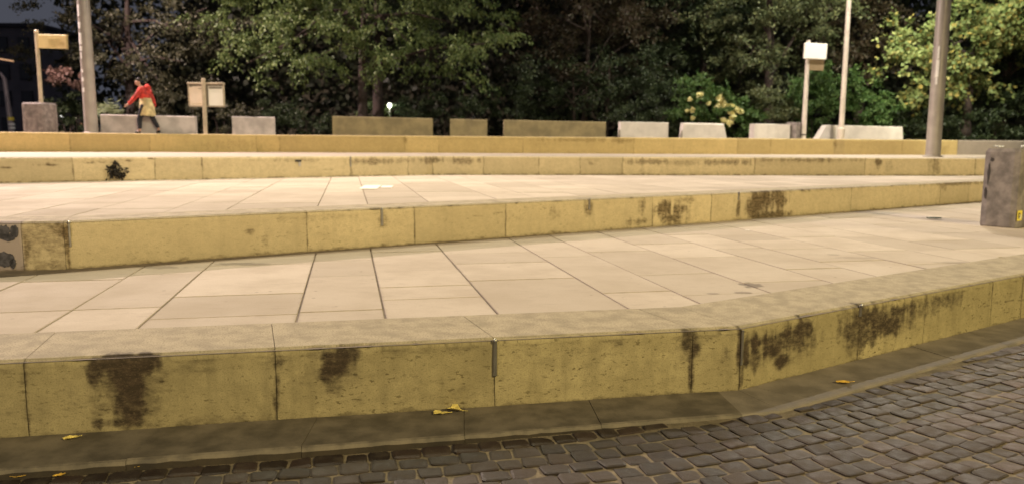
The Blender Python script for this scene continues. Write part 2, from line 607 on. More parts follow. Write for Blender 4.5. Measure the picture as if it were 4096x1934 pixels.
def sheet(name, pts, z, mat, label, kind='structure', thick=0.0):
    me = bpy.data.meshes.new(name)
    n = len(pts)
    if thick:
        v = [(p[0], p[1], z) for p in pts] + [(p[0], p[1], z - thick) for p in pts]
        f = [tuple(range(n)), tuple(reversed(range(n, 2 * n)))] + [(i, n + i, n + (i + 1) % n, (i + 1) % n) for i in range(n)]
    else:
        v = [(p[0], p[1], z) for p in pts]
        f = [tuple(range(n))]
    me.from_pydata(v, [], f)
    o = link(name, me, mat)
    return tag(o, label, kind=kind)


W1 = [(-7.0, 3.12), (1.505, 4.905), (4.80, 7.08), (8.5, 9.50), (14.0, 13.10)]
W2 = [(-8.6, 6.30), (-4.20, 7.12), (3.10, 11.90), (10.45, 17.02), (16.0, 20.9)]
W3 = [(-15.0, 9.95), (-1.95, 18.78), (12.6, 20.35), (18.0, 20.95)]
W4 = [(-24.0, 17.6), (-14.7, 22.0), (-8.3, 25.0), (-2.5, 26.05), (9.2, 27.5), (17.25, 29.9)]
W4B = [(17.25, 29.9), (30.0, 32.6)]


def normals(path):
    """inward (away from the street) mitre vector for each path point"""
    P = [np.array(p) for p in path]
    sn = []
    for a, b in zip(P, P[1:]):
        t = (b - a) / np.linalg.norm(b - a)
        sn.append(np.array([-t[1], t[0]]))
    out = []
    for i in range(len(P)):
        a, b = sn[max(i - 1, 0)], sn[min(i, len(sn) - 1)]
        m = (a + b) / np.linalg.norm(a + b)
        out.append(m / (m @ a))
    return P, out, sn


class Wall:
    def __init__(s, path):
        s.P, s.m, s.sn = normals(path)
        s.L = [np.linalg.norm(b - a) for a, b in zip(s.P, s.P[1:])]
        s.S = np.concatenate([[0], np.cumsum(s.L)])

    def pt(s, q, d=0.0):
        i = int(np.clip(np.searchsorted(s.S, q, side='right') - 1, 0, len(s.L) - 1))
        t = (q - s.S[i]) / s.L[i]
        return s.P[i] * (1 - t) + s.P[i + 1] * t + d * (s.m[i] * (1 - t) + s.m[i + 1] * t)

    def hit(s, px, py):
        """(s, z, metres per 4096-photo pixel) where the sight line meets the wall face; px, py on the 4096 photo"""
        d = ray(px / K, py / K)
        for i in range(len(s.L)):
            a, e = s.P[i], (s.P[i + 1] - s.P[i]) / s.L[i]
            A = np.array([[d[0], -e[0]], [d[1], -e[1]]])
            t, q = np.linalg.solve(A, a)
            if t > 0 and -1e-6 <= q <= s.L[i] + 1e-6:
                k = 1.0
                cosv = abs(e[0] - e[1] * d[0] / d[1])
                return s.S[i] + q, EYE + d[2] * t, t * d[1] / F / max(.3, cosv), t * d[1] / F
        return None

    def frame(s, q):
        i = int(np.clip(np.searchsorted(s.S, q, side='right') - 1, 0, len(s.L) - 1))
        e = (s.P[i + 1] - s.P[i]) / s.L[i]
        return math.atan2(e[1], e[0])


def blobs(wall, lst):
    out = []
    for (px, py, rx, ry, a) in lst:
        h = wall.hit(px, py)
        if h:
            out.append((h[0], h[1], rx * h[2], ry * h[3], a))
    return out


def lines(wall, lst):
    out = []
    for pts, w, a in lst:
        hs = [wall.hit(*p) for p in pts]
        if all(hs):
            out.append(([(h[0], h[1]) for h in hs], w, a))
    return out


def build_walls(name, label, path, z0, h, D, res, joints, mat, stains, cracks, paints=(), soft=(), seam=0.0, mats=None, base=.6, seed=1, topdirt=.3):
    wall = Wall(path)
    root = empty(name, (0, 0, 0), label, 'wall')
    js = sorted(set([0.0, wall.S[-1]] + [float(x) for x in wall.S] + list(joints)))
    js2 = [js[0]]
    for x in js[1:]:
        if x - js2[-1] > .12 or x in [float(q) for q in wall.S]:
            js2.append(x)
    bl = blobs(wall, stains)
    pl = blobs(wall, paints)
    sf = blobs(wall, soft)
    cl = lines(wall, cracks)
    z1 = z0 + h
    # the wall's hidden core closes the joints
    core = MB()
    for i in range(len(wall.L)):
        a, b = wall.P[i], wall.P[i + 1]
        ma, mb = wall.m[i], wall.m[i + 1]
        q = [a + ma * .02, b + mb * .02, b + mb * (D - .01), a + ma * (D - .01)]
        core.add([(p[0], p[1], zz) for zz in (z0 - .15, z1 - .012) for p in q],
                 [(0, 1, 5, 4), (1, 2, 6, 5), (2, 3, 7, 6), (3, 0, 4, 7), (4, 5, 6, 7), (3, 2, 1, 0)])
    core.build('wall_core', M['core'], root)
    for bi, (s0, s1) in enumerate(zip(js2, js2[1:])):
        i = int(np.clip(np.searchsorted(wall.S, (s0 + s1) / 2, side='right') - 1, 0, len(wall.L) - 1))
        g = .0018
        ns = max(2, int((s1 - s0) / res) + 1)
        ss = np.linspace(s0 + g, s1 - g, ns)
        top_d = list(np.linspace(D, .05, max(3, int(D / res / 1.2))))
        prof = [(d, z1 + .003) for d in top_d] + [(.030, z1 + .001), (.026, z1 - .007), (.019, z1 - .004), (.004, z1 - .017), (0.0, z1 - .026)]
        nrow = max(3, int(h / res))
        prof += [(0.0, z) for z in np.linspace(z1 - .026, z0 - .03, nrow + 1)[1:]]
        npf = len(prof)
        ntop = len(top_d) + 1
        t = (ss - wall.S[i]) / wall.L[i]
        base_p = wall.P[i][None] * (1 - t)[:, None] + wall.P[i + 1][None] * t[:, None]
        mit = wall.m[i][None] * (1 - t)[:, None] + wall.m[i + 1][None] * t[:, None]
        d = np.array([p[0] for p in prof])
        z = np.array([p[1] for p in prof])
        SS, ZZ = np.meshgrid(ss, z, indexing='ij')
        DD = np.broadcast_to(d, SS.shape).copy()
        ZZ = ZZ.copy()
        # worn lip and slightly uneven face
        chip = sstep(.60, .80, fbm(ss * 7.0, ss * 0 + 3.3, seed + 5))
        lip = slice(ntop - 1, ntop + 4)
        DD[:, lip] += (chip * .012 + (fbm(ss * 3, ss * 0, seed) - .5) * .006)[:, None]
        ZZ[:, lip] -= (chip * .012)[:, None] * np.array([.1, .5, .8, .6, .3])[None]
        DD[:, ntop + 4:] += (fbm(SS[:, ntop + 4:] * 5, ZZ[:, ntop + 4:] * 5, seed + 2) - .5) * .008
        DD[:, -2:] += .004
        XY = base_p[:, None, :] + mit[:, None, :] * DD[:, :, None]
        V = np.concatenate([XY, ZZ[:, :, None]], axis=2).reshape(-1, 3)
        a = (np.arange(ns - 1)[:, None] * npf + np.arange(npf - 1)[None]).ravel()
        Fq = np.stack([a, a + 1, a + npf + 1, a + npf], axis=1)
        me = mesh_np('wall_block', V, Fq)
        # surface history: stains, damp foot, paint
        zc = np.where(np.arange(npf)[None] < ntop + 3, z1 + (DD - .03), ZZ)
        warp = (fbm(SS * 6, zc * 6, seed + 9) - .5)
        warp2 = (fbm(SS * 17, zc * 9, seed + 19) - .5)
        streak = (fbm(SS * 19, zc * 1.6, seed + 23, 5) - .5)
        st = np.zeros_like(SS)
        for (cs, cz, rs, rz_, am) in bl:
            q = np.sqrt(((SS - cs) / rs) ** 2 + ((zc - cz) / rz_) ** 2) + warp * .7 + warp2 * .7 + streak * 1.5
            st = np.maximum(st, am * sstep(1.6, .35, q))
        for (cs, cz, rs, rz_, am) in sf:
            q = np.sqrt(((SS - cs) / rs) ** 2 + ((zc - cz) / rz_) ** 2) + warp * .6 + warp2 * .4 + streak * 1.3
            st = np.maximum(st, am * sstep(1.4, .3, q))
        for pts, w, am in cl:
            for (ax, az), (bx, bz) in zip(pts, pts[1:]):
                ex, ez = bx - ax, bz - az
                ll = ex * ex + ez * ez
                tt = np.clip(((SS - ax) * ex + (zc - az) * ez) / ll, 0, 1)
                q = np.hypot(SS - ax - tt * ex, zc - az - tt * ez) + warp2 * w * 1.5
                st = np.maximum(st, am * sstep(w * 1.5, w * .3, q))
        foot = sstep(.026, .0, zc - z0 + warp * .05 + warp2 * .03)
        st = np.maximum(st, base * foot * (np.arange(npf)[None] > ntop))
        if topdirt:
            band = sstep(.07, .0, z1 - .02 - zc + warp * .16) * (np.arange(npf)[None] > ntop + 3)
            st = np.maximum(st, topdirt * band)
        edge = np.minimum(SS - s0, s1 - SS)
        st = np.maximum(st, .75 * sstep(.022, .002, edge + warp2 * .03) * sstep(.25, .75, fbm(SS * 0 + bi * 3.1, zc * 6, seed + 31)) * (np.arange(npf)[None] >= ntop))
        if seam:
            st = np.maximum(st, .32 * sstep(.008, .001, np.abs(zc - z0 - seam * h + warp * .012)) * sstep(.35, .6, fbm(SS * 2, zc * 0, seed + 41)))
        pa = np.zeros_like(SS)
        for (cs, cz, rs, rz_, am) in pl:
            q = np.maximum(np.abs(SS - cs) / rs, np.abs(zc - cz) / rz_) + warp2 * .08
            pa = np.maximum(pa, am * sstep(1.05, .95, q))
        tp = np.broadcast_to((np.arange(npf) < ntop + 1).astype(float)[None], SS.shape)
        sz = np.stack([SS + seed * 17.0, zc, np.full_like(SS, seed * 3.7)], axis=2)
        for nm, arr in (('stain', st), ('paint', pa), ('top', tp)):
            at_ = me.attributes.new(nm, 'FLOAT', 'POINT')
            at_.data.foreach_set('value', np.ascontiguousarray(arr, dtype=np.float32).ravel())
        at_ = me.attributes.new('sz', 'FLOAT_VECTOR', 'POINT')
        at_.data.foreach_set('vector', np.ascontiguousarray(sz, dtype=np.float32).ravel())
        link('wall_block', me, mat, root)
    return wall, root


def sj(wall, pxs, ytop):
    """joint positions along a wall from photo columns (4096 wide)"""
    out = []
    for x in pxs:
        h = wall.hit(x, ytop(x))
        if h:
            out.append(h[0])
    return out


def fill_joints(js, S, step, r):
    """carry joints on beyond the ones read off the photo"""
    js = sorted(js)
    lo, hi = js[0], js[-1]
    while lo > step * 1.3:
        lo -= step * r.uniform(.8, 1.2)
        js.append(lo)
    while hi < S - step * 1.3:
        hi += step * r.uniform(.8, 1.2)
        js.append(hi)
    return sorted(js)


w1 = Wall(W1)
j1 = fill_joints(sj(w1, (105, 1105, 1979, 2768, 3437), lambda x: np.interp(x, [0, 2970, 3437, 4096], [1600, 1430, 1320, 1200])), w1.S[-1], 1.1, rng)
w1, root1 = build_walls('terrace_wall', 'lowest and most stained terrace wall, beside the cobbled street', W1, 0.0, H1, .67, .016, j1, M['wall_front'],
    stains=[(3105, 1370, 150, 70, .8), (3530, 1285, 160, 70, .72), (490, 1540, 100, 130, .7), (1345, 1450, 85, 70, .75), (2770, 1385, 40, 50, .6), (495, 1452, 150, 38, 1), (600, 1450, 62, 48, .95), (375, 1490, 42, 62, .8), (500, 1520, 72, 90, 1), (505, 1620, 66, 95, .9), (470, 1690, 130, 30, .75), (400, 1640, 60, 38, .45), (610, 1620, 60, 60, .42), (620, 1530, 50, 50, .5),
            (1345, 1425, 90, 42, .95), (1330, 1470, 62, 56, 1), (1410, 1415, 45, 40, .8), (1340, 1530, 40, 50, .55), (1260, 1420, 45, 30, .6),
            (1110, 1445, 34, 32, .62), (1110, 1540, 9, 120, .6), (1105, 1610, 15, 40, .65),
            (2752, 1362, 30, 44, .75), (2782, 1395, 20, 24, .85), (2764, 1470, 11, 90, .8), (2735, 1375, 20, 30, .6),
            (2962, 1400, 17, 90, .85), (2985, 1410, 20, 80, .9), (2968, 1500, 10, 80, .7),
            (3040, 1365, 55, 48, 1), (3140, 1335, 80, 48, 1), (3090, 1400, 70, 40, .95), (3130, 1440, 42, 38, .95), (3200, 1320, 60, 50, .85), (3240, 1330, 26, 30, .6), (3030, 1420, 36, 60, .7),
            (3480, 1270, 60, 44, .85), (3560, 1290, 75, 52, .85), (3470, 1340, 50, 60, .75), (3600, 1240, 80, 34, .8), (3440, 1300, 16, 90, .7), (3405, 1350, 12, 60, .55), (3745, 1205, 110, 34, .6), (3700, 1240, 70, 40, .5),
            (660, 1500, 30, 60, .45), (90, 1520, 20, 30, .4)],
    cracks=[(((4096, 1196), (4010, 1206), (3940, 1222)), .006, .6), (((2885, 1322), (2840, 1350), (2800, 1380)), .012, .5), (((1670, 1440), (1640, 1500), (1690, 1510), (1665, 1580)), .006, .4)],
    soft=[(700, 1480, 400, 30, .35), (1700, 1400, 300, 26, .3), (480, 1580, 300, 110, .34), (1340, 1490, 200, 100, .3), (1700, 1580, 380, 60, .26), (3110, 1390, 220, 90, .4), (3560, 1290, 240, 90, .4), (760, 1690, 500, 30, .4), (150, 1650, 200, 60, .25), (2300, 1400, 300, 40, .22), (2740, 1400, 60, 90, .35)], seam=.52, base=.5, seed=1, topdirt=.42)

w2 = Wall(W2)
j2 = fill_joints(sj(w2, (90, 276, 1228, 1658, 2023, 2610, 2955, 3405, 3760), lambda x: np.interp(x, [0, 276, 2732, 3929], [990, 980, 838, 766])), w2.S[-1], 1.2, rng)
w2, root2 = build_walls('terrace_wall', 'second terrace wall up from the street, grey painted end with dark sprayed marks', W2, H1, H2 - H1, .58, .024, j2, M['wall_mid'],
    stains=[(180, 940, 85, 90, .45), (262, 925, 16, 30, .95), (240, 915, 40, 26, .7), (270, 1000, 10, 90, .8), (105, 990, 10, 80, .7), (200, 1060, 70, 24, .5),
            (2570, 825, 18, 50, .6), (2660, 835, 46, 34, .8), (2712, 838, 36, 26, .75), (2690, 870, 50, 28, .75), (2618, 840, 10, 50, .55), (2560, 885, 50, 16, .6), (2735, 800, 50, 14, .5),
            (2955, 820, 12, 60, .75), (3050, 800, 80, 48, .85), (3010, 830, 40, 60, .8), (3110, 790, 40, 50, .8), (3080, 860, 90, 18, .8), (3250, 752, 120, 12, .6), (3400, 748, 80, 9, .5), (3830, 735, 110, 9, .6), (3770, 745, 14, 28, .5),
            (2215, 940, 36, 16, .6), (2220, 860, 30, 30, .35), (1530, 880, 26, 30, .45), (2350, 830, 16, 30, .6), (1000, 925, 30, 14, .5), (1060, 960, 16, 40, .35)],
    cracks=[(((1850, 880), (1890, 866), (1950, 856), (2010, 850)), .007, .5), (((1655, 840), (1658, 900), (1657, 970)), .012, .45), (((2025, 815), (2025, 880), (2024, 945)), .012, .5), (((1228, 860), (1230, 930), (1230, 1000)), .008, .35)],
    paints=[(30, 990, 62, 140, 1)], soft=[(1250, 870, 260, 16, .3)], base=.6, seed=2, topdirt=.25)

w3 = Wall(W3)
j3 = fill_joints(sj(w3, (292, 620, 808, 1402, 1632, 1935, 2155, 2320, 2490, 3018, 3460, 3735, 3900), lambda x: 670), w3.S[-1], 1.6, rng)
w3, root3 = build_walls('terrace_wall', 'third terrace wall, with a long crack and a black weed hanging from it', W3, H2, H3 - H2, .36, .035, j3, M['wall_mid'],
    stains=[(1500, 646, 110, 13, .6), (1610, 642, 60, 12, .45), (1740, 640, 70, 14, .7), (1850, 644, 90, 14, .6), (1180, 640, 130, 9, .4), (2600, 648, 120, 12, .6), (2720, 652, 110, 12, .45), (2900, 650, 110, 13, .6), (3200, 641, 180, 9, .6), (3420, 641, 40, 7, .5),
            (2365, 655, 14, 10, .55), (2370, 640, 60, 9, .3), (2575, 690, 26, 20, .35), (3512, 648, 15, 16, .8), (3512, 668, 10, 20, .5), (3742, 660, 26, 50, .55), (3742, 640, 34, 20, .5), (3560, 665, 20, 30, .35), (3100, 655, 200, 14, .25),
            (200, 635, 200, 9, .25), (450, 637, 90, 14, .3)],
    cracks=[(((0, 673), (70, 666), (170, 663), (280, 656), (380, 653), (452, 653), (520, 641), (615, 634)), .010, .85), (((150, 662), (200, 650), (250, 636)), .008, .45), (((1090, 680), (1250, 676), (1400, 682)), .006, .4),
            (((1402, 628), (1405, 660), (1408, 700)), .014, .5), (((808, 630), (811, 670)), .016, .55), (((620, 640), (620, 705)), .014, .35)],
    soft=[(2700, 690, 900, 26, .2)], seam=.42, base=.7, seed=3, topdirt=.2)

w4 = Wall(W4)
j4 = fill_joints(sj(w4, (600, 1118, 1620, 2092, 2535, 2950, 3340, 3610), lambda x: 575), w4.S[-1], 2.1, rng)
w4, root4 = build_walls('terrace_wall', 'topmost ochre terrace wall, below the row of concrete blocks', W4, H3, H4 - H3, .40, .05, j4, M['wall_far'],
    stains=[(940, 582, 130, 26, .35), (830, 575, 30, 20, .35), (1620, 560, 9, 14, .7), (1118, 556, 9, 14, .5), (2300, 560, 160, 8, .5), (2480, 562, 60, 12, .6), (3340, 575, 9, 16, .7), (2210, 575, 120, 10, .25), (3480, 580, 60, 30, .25), (3770, 595, 30, 20, .5)],
    cracks=[], soft=[(1800, 555, 500, 6, .3)], base=.45, seed=4, topdirt=.28)
_, root4b = build_walls('terrace_wall', 'grey wall running on to the right behind the tall concrete bin', W4B, H3, H4 - H3, .40, .06, [3.0, 6.0, 9.0], M['wall_grey'],
    stains=[], cracks=[], base=.3, seed=6, topdirt=.1)

# dark sprayed marks on the grey painted end of the second wall
for (px, py, rx, ry) in ((16, 928, 26, 30), (58, 925, 20, 24), (34, 948, 30, 16), (22, 1035, 34, 32), (52, 1052, 14, 20)):
    h = w2.hit(px, py)
    q = w2.pt(h[0], -.006)
    b = MB()
    n = 22
    ring_ = [(rx * h[2] * math.cos(2 * math.pi * k / n) * rng.uniform(.75, 1.15), ry * h[3] * math.sin(2 * math.pi * k / n) * rng.uniform(.75, 1.15)) for k in range(n)]
    b.add([(x, -.003, z) for x, z in ring_] + [(x, .012, z) for x, z in ring_], [tuple(range(n))] + [(k, (k + 1) % n, n + (k + 1) % n, n + k) for k in range(n)])
    o = b.build('sprayed_mark', M['spray'], root2, loc=(q[0], q[1], h[1]))
    o.rotation_euler = (0, 0, w2.frame(h[0]))

# metal joint profiles set into the wall faces
def clip(wall, root, px, py0, py1, w=.022, cap=True):
    h0, h1 = wall.hit(px, py0), wall.hit(px, py1)
    q = wall.pt(h0[0], -.006)
    b = MB()
    L = h0[1] - h1[1]
    b.box((0, 0, -L / 2), (w, .012, L), bev=.003)
    o = b.build('joint_strip', M['metal'], root, loc=(q[0], q[1], h0[1]))
    o.rotation_euler = (0, 0, wall.frame(h0[0]))
    if cap:
        c = MB().lathe([(.004, -.014), (.013, -.010), (.015, 0), (.011, .010), (.003, .014)], 10)
        k = c.build('strip_cap', M['metal'], o, True, loc=(0, -.006, .004))
    return o


clip(w1, root1, 1979, 1362, 1500, .026)
clip(w1, root1, 2969, 1318, 1455, .02, False)
clip(w1, root1, 3440, 1222, 1262, .03)
clip(w2, root2, 276, 890, 985, .02)
clip(w2, root2, 1527, 838, 902, .03)
clip(w2, root2, 2357, 797, 838, .03)
clip(w2, root2, 2954, 772, 800, .03)
clip(w3, root3, 1402, 628, 668, .04)


# kerb
KERB = [(-7.0, 2.62), (1.40, 4.45), (1.66, 4.53), (1.92, 4.69), (4.80, 6.59), (8.6, 9.08), (14.1, 12.68)]
KIN = [(-7.0, 3.135), (1.36, 4.89), (1.50, 4.92), (1.62, 4.99), (4.80, 7.095), (8.5, 9.53), (14.0, 13.13)]
kerb = empty('kerb', (0, 0, 0), 'worn granite kerb between the cobbles and the lowest wall', None, kind='structure')


def lerp2(a, b, t):
    return (a[0] + (b[0] - a[0]) * t, a[1] + (b[1] - a[1]) * t)


def kerb_stone(o0, o1, i0, i1, pale=False):
    b = MB()
    g = .0012
    def sh(p, q, d):
        v = Vector((q[0] - p[0], q[1] - p[1])).normalized() * d
        return (p[0] + v.x, p[1] + v.y)
    O0, O1, I0, I1 = sh(o0, o1, g), sh(o1, o0, g), sh(i0, i1, g), sh(i1, i0, g)
    e = Vector((O1[0] - O0[0], O1[1] - O0[1])).normalized()
    nrm = Vector((-e.y, e.x))
    dz = rng.uniform(-.002, .002)
    rings = []
    n = max(2, int(Vector((O1[0] - O0[0], O1[1] - O0[1])).length / .07))
    for k in range(n + 1):
        t = k / n
        o, i = lerp2(O0, O1, t), lerp2(I0, I1, t)
        w = rng.uniform(-.003, .003)
        rings.append([(o[0], o[1], -.16), (o[0] + nrm.x * w, o[1] + nrm.y * w, -.024 + w), (o[0] + nrm.x * (.008 + w), o[1] + nrm.y * (.008 + w), -.006 + w * .5),
                      (o[0] + nrm.x * .024, o[1] + nrm.y * .024, dz), (i[0], i[1], dz + .002)])
    vs = [p for r in rings for p in r]
    fs = [(k * 5 + j, k * 5 + j + 1, k * 5 + j + 6, k * 5 + j + 5) for k in range(n) for j in range(4)]
    fs += [(0, 1, 2, 3, 4), tuple(n * 5 + j for j in (4, 3, 2, 1, 0))]
    me = bpy.data.meshes.new('kerb_stone')
    me.from_pydata(vs, [], fs)
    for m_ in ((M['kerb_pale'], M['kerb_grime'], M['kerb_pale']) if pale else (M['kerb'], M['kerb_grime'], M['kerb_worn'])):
        me.materials.append(m_)
    for f in me.polygons:
        f.material_index = (1, 2, 2, 0)[f.index % 4] if f.index < 4 * n else 0
    bm = bmesh.new(); bm.from_mesh(me); bmesh.ops.recalc_face_normals(bm, faces=bm.faces); bm.to_mesh(me); bm.free()
    return link('kerb_stone', me, None, kerb)


for (ia, ib, cuts) in ((0, 1, None), (1, 2, [0, 1]), (2, 3, [0, 1]), (3, 4, None), (4, 5, None), (5, 6, None)):
    Ls = math.dist(KERB[ia], KERB[ib])
    if cuts is None:
        m_ = max(1, round(Ls / .88))
        cuts = [k / m_ + (0 if k in (0, m_) else rng.uniform(-.05, .05) / m_) for k in range(m_ + 1)]
    for a, b in zip(cuts, cuts[1:]):
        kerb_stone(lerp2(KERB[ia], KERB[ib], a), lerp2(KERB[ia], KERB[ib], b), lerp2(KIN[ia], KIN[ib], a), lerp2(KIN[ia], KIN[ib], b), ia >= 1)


# cobbled street
def street_z(u):
    return -.052 + .040 * float(sstep(-.2, 2.4, u))


def uv2xy(u, v):
    # paving rows swing round with the kerb to the right
    w = max(0.0, u - 1.0)
    v2 = v + (.085 * w * w if w < 1.9 else .085 * 1.9 ** 2 + .323 * (w - 1.9))
    p = u * UX + v2 * VX
    return float(p[0]), float(p[1])


def kerb_dist(x, y):
    """signed distance in front (street side) of the kerb line"""
    best = 1e9
    sign = 1
    for a, b in zip(KERB, KERB[1:]):
        ex, ey = b[0] - a[0], b[1] - a[1]
        t = max(0, min(1, ((x - a[0]) * ex + (y - a[1]) * ey) / (ex * ex + ey * ey)))
        dx, dy = x - a[0] - t * ex, y - a[1] - t * ey
        d = math.hypot(dx, dy)
        if d < best:
            best = d
            sign = 1 if ex * dy - ey * dx < 0 else -1
    return best * sign


street = tag(link('street', None), 'dark cobbled street along the foot of the lowest wall', kind='structure') if False else None
us, vs_ = np.linspace(-9, 16, 161), np.linspace(-8, 8.0, 40)
gv, gf = [], []
for i, u in enumerate(us):
    for v in vs_:
        x, y = uv2xy(u, v)
        gv.append((x, y, street_z(u) - .0085))
for i in range(160):
    for j in range(39):
        cx, cy = gv[i * 40 + j][:2]
        if kerb_dist(cx, cy) > -.30:
            gf.append((i * 40 + j, (i + 1) * 40 + j, (i + 1) * 40 + j + 1, i * 40 + j + 1))
me = bpy.data.meshes.new('street')
me.from_pydata(gv, [], gf)
street = tag(link('street', me, M['joint']), 'dark cobbled street along the foot of the lowest wall', kind='structure')


def cobble_mesh(seed):
    r = random.Random(seed)
    def ring(sc_, z):
        out = []
        for k, (a, b) in enumerate([(-.39, -.5), (.39, -.5), (.5, -.38), (.5, .38), (.39, .5), (-.39, .5), (-.5, .38), (-.5, -.38)]):
            out.append((a * sc_ + off[k][0], b * sc_ + off[k][1], z + tilt[0] * a + tilt[1] * b))
        return out
    off = [(r.uniform(-.05, .05), r.uniform(-.05, .05)) for _ in range(8)]
    tilt = (r.uniform(-.07, .07), r.uniform(-.07, .07))
    vs = ring(1.0, -.5) + ring(1.0, -.045) + ring(.84, -.008) + [(r.uniform(-.1, .1), r.uniform(-.1, .1), .005)]
    fs = [(k * 8 + i, k * 8 + (i + 1) % 8, (k + 1) * 8 + (i + 1) % 8, (k + 1) * 8 + i) for k in range(2) for i in range(8)]
    fs += [(16 + i, 16 + (i + 1) % 8, 24) for i in range(8)]
    return vs, fs


CM = [cobble_mesh(100 + k) for k in range(10)]
cobs = []
courses = []
v = 4.045
while v > -6.0:
    dv = rng.uniform(.120, .138)
    v -= dv
    courses.append((v, dv))
v = 4.045
while v < 7.5:
    dv = rng.uniform(.120, .138)
    courses.append((v, dv))
    v += dv
for v, dv in courses:
    u = -6.5 + rng.uniform(0, .13)
    while u < 13.5:
        du = rng.uniform(.118, .165)
        x, y = uv2xy(u + du / 2, v + dv / 2)
        kd = kerb_dist(x, y)
        dvc = dv
        if .026 < kd < .062:
            dvc = 2 * (kd - .001)                           # cut stones along the kerb
        if kd > .026:
            u0, v0 = u + du / 2, v + dv / 2
            a = uv2xy(u0 - .05, v0)
            b = uv2xy(u0 + .05, v0)
            rz_ = math.atan2(b[1] - a[1], b[0] - a[0]) + rng.uniform(-.05, .05)
            dist = (Vector((x, y, street_z(u0))) - Vector((0, 0, EYE))).length
            # seen in the photo?
            dvec = np.array([x, y, street_z(u0) - EYE])
            zz = dvec @ CF
            inside = zz > .1 and abs(dvec @ CX / zz) * F < 2110 and -1000 < (dvec @ CU / zz) * F < 900
            cobs.append((not inside, dist, x, y, street_z(u0) + rng.uniform(-.005, .005), rz_, du - rng.uniform(.006, .013), dvc - rng.uniform(.006, .013), rng.randrange(10)))
        u += du
cobs.sort()
cme = []
for vs, fs in CM:
    me = bpy.data.meshes.new('cobble')
    me.from_pydata(vs, [], fs)
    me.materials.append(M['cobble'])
    cme.append(me)
for c in cobs[:300]:
    o = bpy.data.objects.new('cobble', cme[c[8]])
    COL.objects.link(o)
    o.parent = street
    o.location = (c[2], c[3], c[4])
    o.rotation_euler = (0, 0, c[5])
    o.scale = (c[6], c[7], .10)
rest = MB()
for c in cobs[300:]:
    vs, fs = CM[c[8]]
    ca, sa = math.cos(c[5]), math.sin(c[5])
    rest.add([(c[2] + x * c[6] * ca - y * c[7] * sa, c[3] + x * c[6] * sa + y * c[7] * ca, c[4] + z * .10) for x, y, z in vs], fs)
me = bpy.data.meshes.new('cobbles')
me.from_pydata(rest.v, [], rest.f)
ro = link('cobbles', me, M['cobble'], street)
ro['kind'] = 'stuff'

road = sheet('ground', [(-300, -300), (300, -300), (300, 40), (-300, 40)], -.28, M['asphalt'], 'dark asphalt ground beyond the cobbles')


# paving slabs of the two visible terraces
def clip_poly(poly, a, n):
    """keep the part of poly with (p-a).n >= 0"""
    out = []
    for p, q in zip(poly, poly[1:] + poly[:1]):
        dp, dq = (p[0] - a[0]) * n[0] + (p[1] - a[1]) * n[1], (q[0] - a[0]) * n[0] + (q[1] - a[1]) * n[1]
        if dp >= 0:
            out.append(p)
        if dp * dq < 0:
            t = dp / (dp - dq)
            out.append((p[0] + (q[0] - p[0]) * t, p[1] + (q[1] - p[1]) * t))
    return out


def area(p):
    return abs(sum(a[0] * b[1] - b[0] * a[1] for a, b in zip(p, p[1:] + p[:1]))) / 2


UC = [-1.93, -1.34, -.36, .23, 1.01, 1.98, 2.58, 3.34, 4.12, 4.74, 5.52, 6.3]
sp_ = [.81, .59, .97, .79, .60, .78]
while UC[0] > -16:
    UC.insert(0, UC[0] - sp_[len(UC) % 6])
while UC[-1] < 18:
    UC.append(UC[-1] + sp_[len(UC) % 6])
KNOWN = {-2: [5.845, 7.332], -1: [], 0: []}
CROSS = {(-2.75, -1.93): [6.11], (-1.93, -1.34): [5.845, 7.332], (-1.34, -.36): [6.21, 7.75], (-.36, .23): [5.48, 6.96, 7.9], (.23, 1.01): [5.81, 6.33], (1.01, 1.98): [6.51, 7.465],
         (1.98, 2.58): [5.77, 7.76], (2.58, 3.34): [5.56, 6.53, 8.07], (3.34, 4.12): [6.0]}


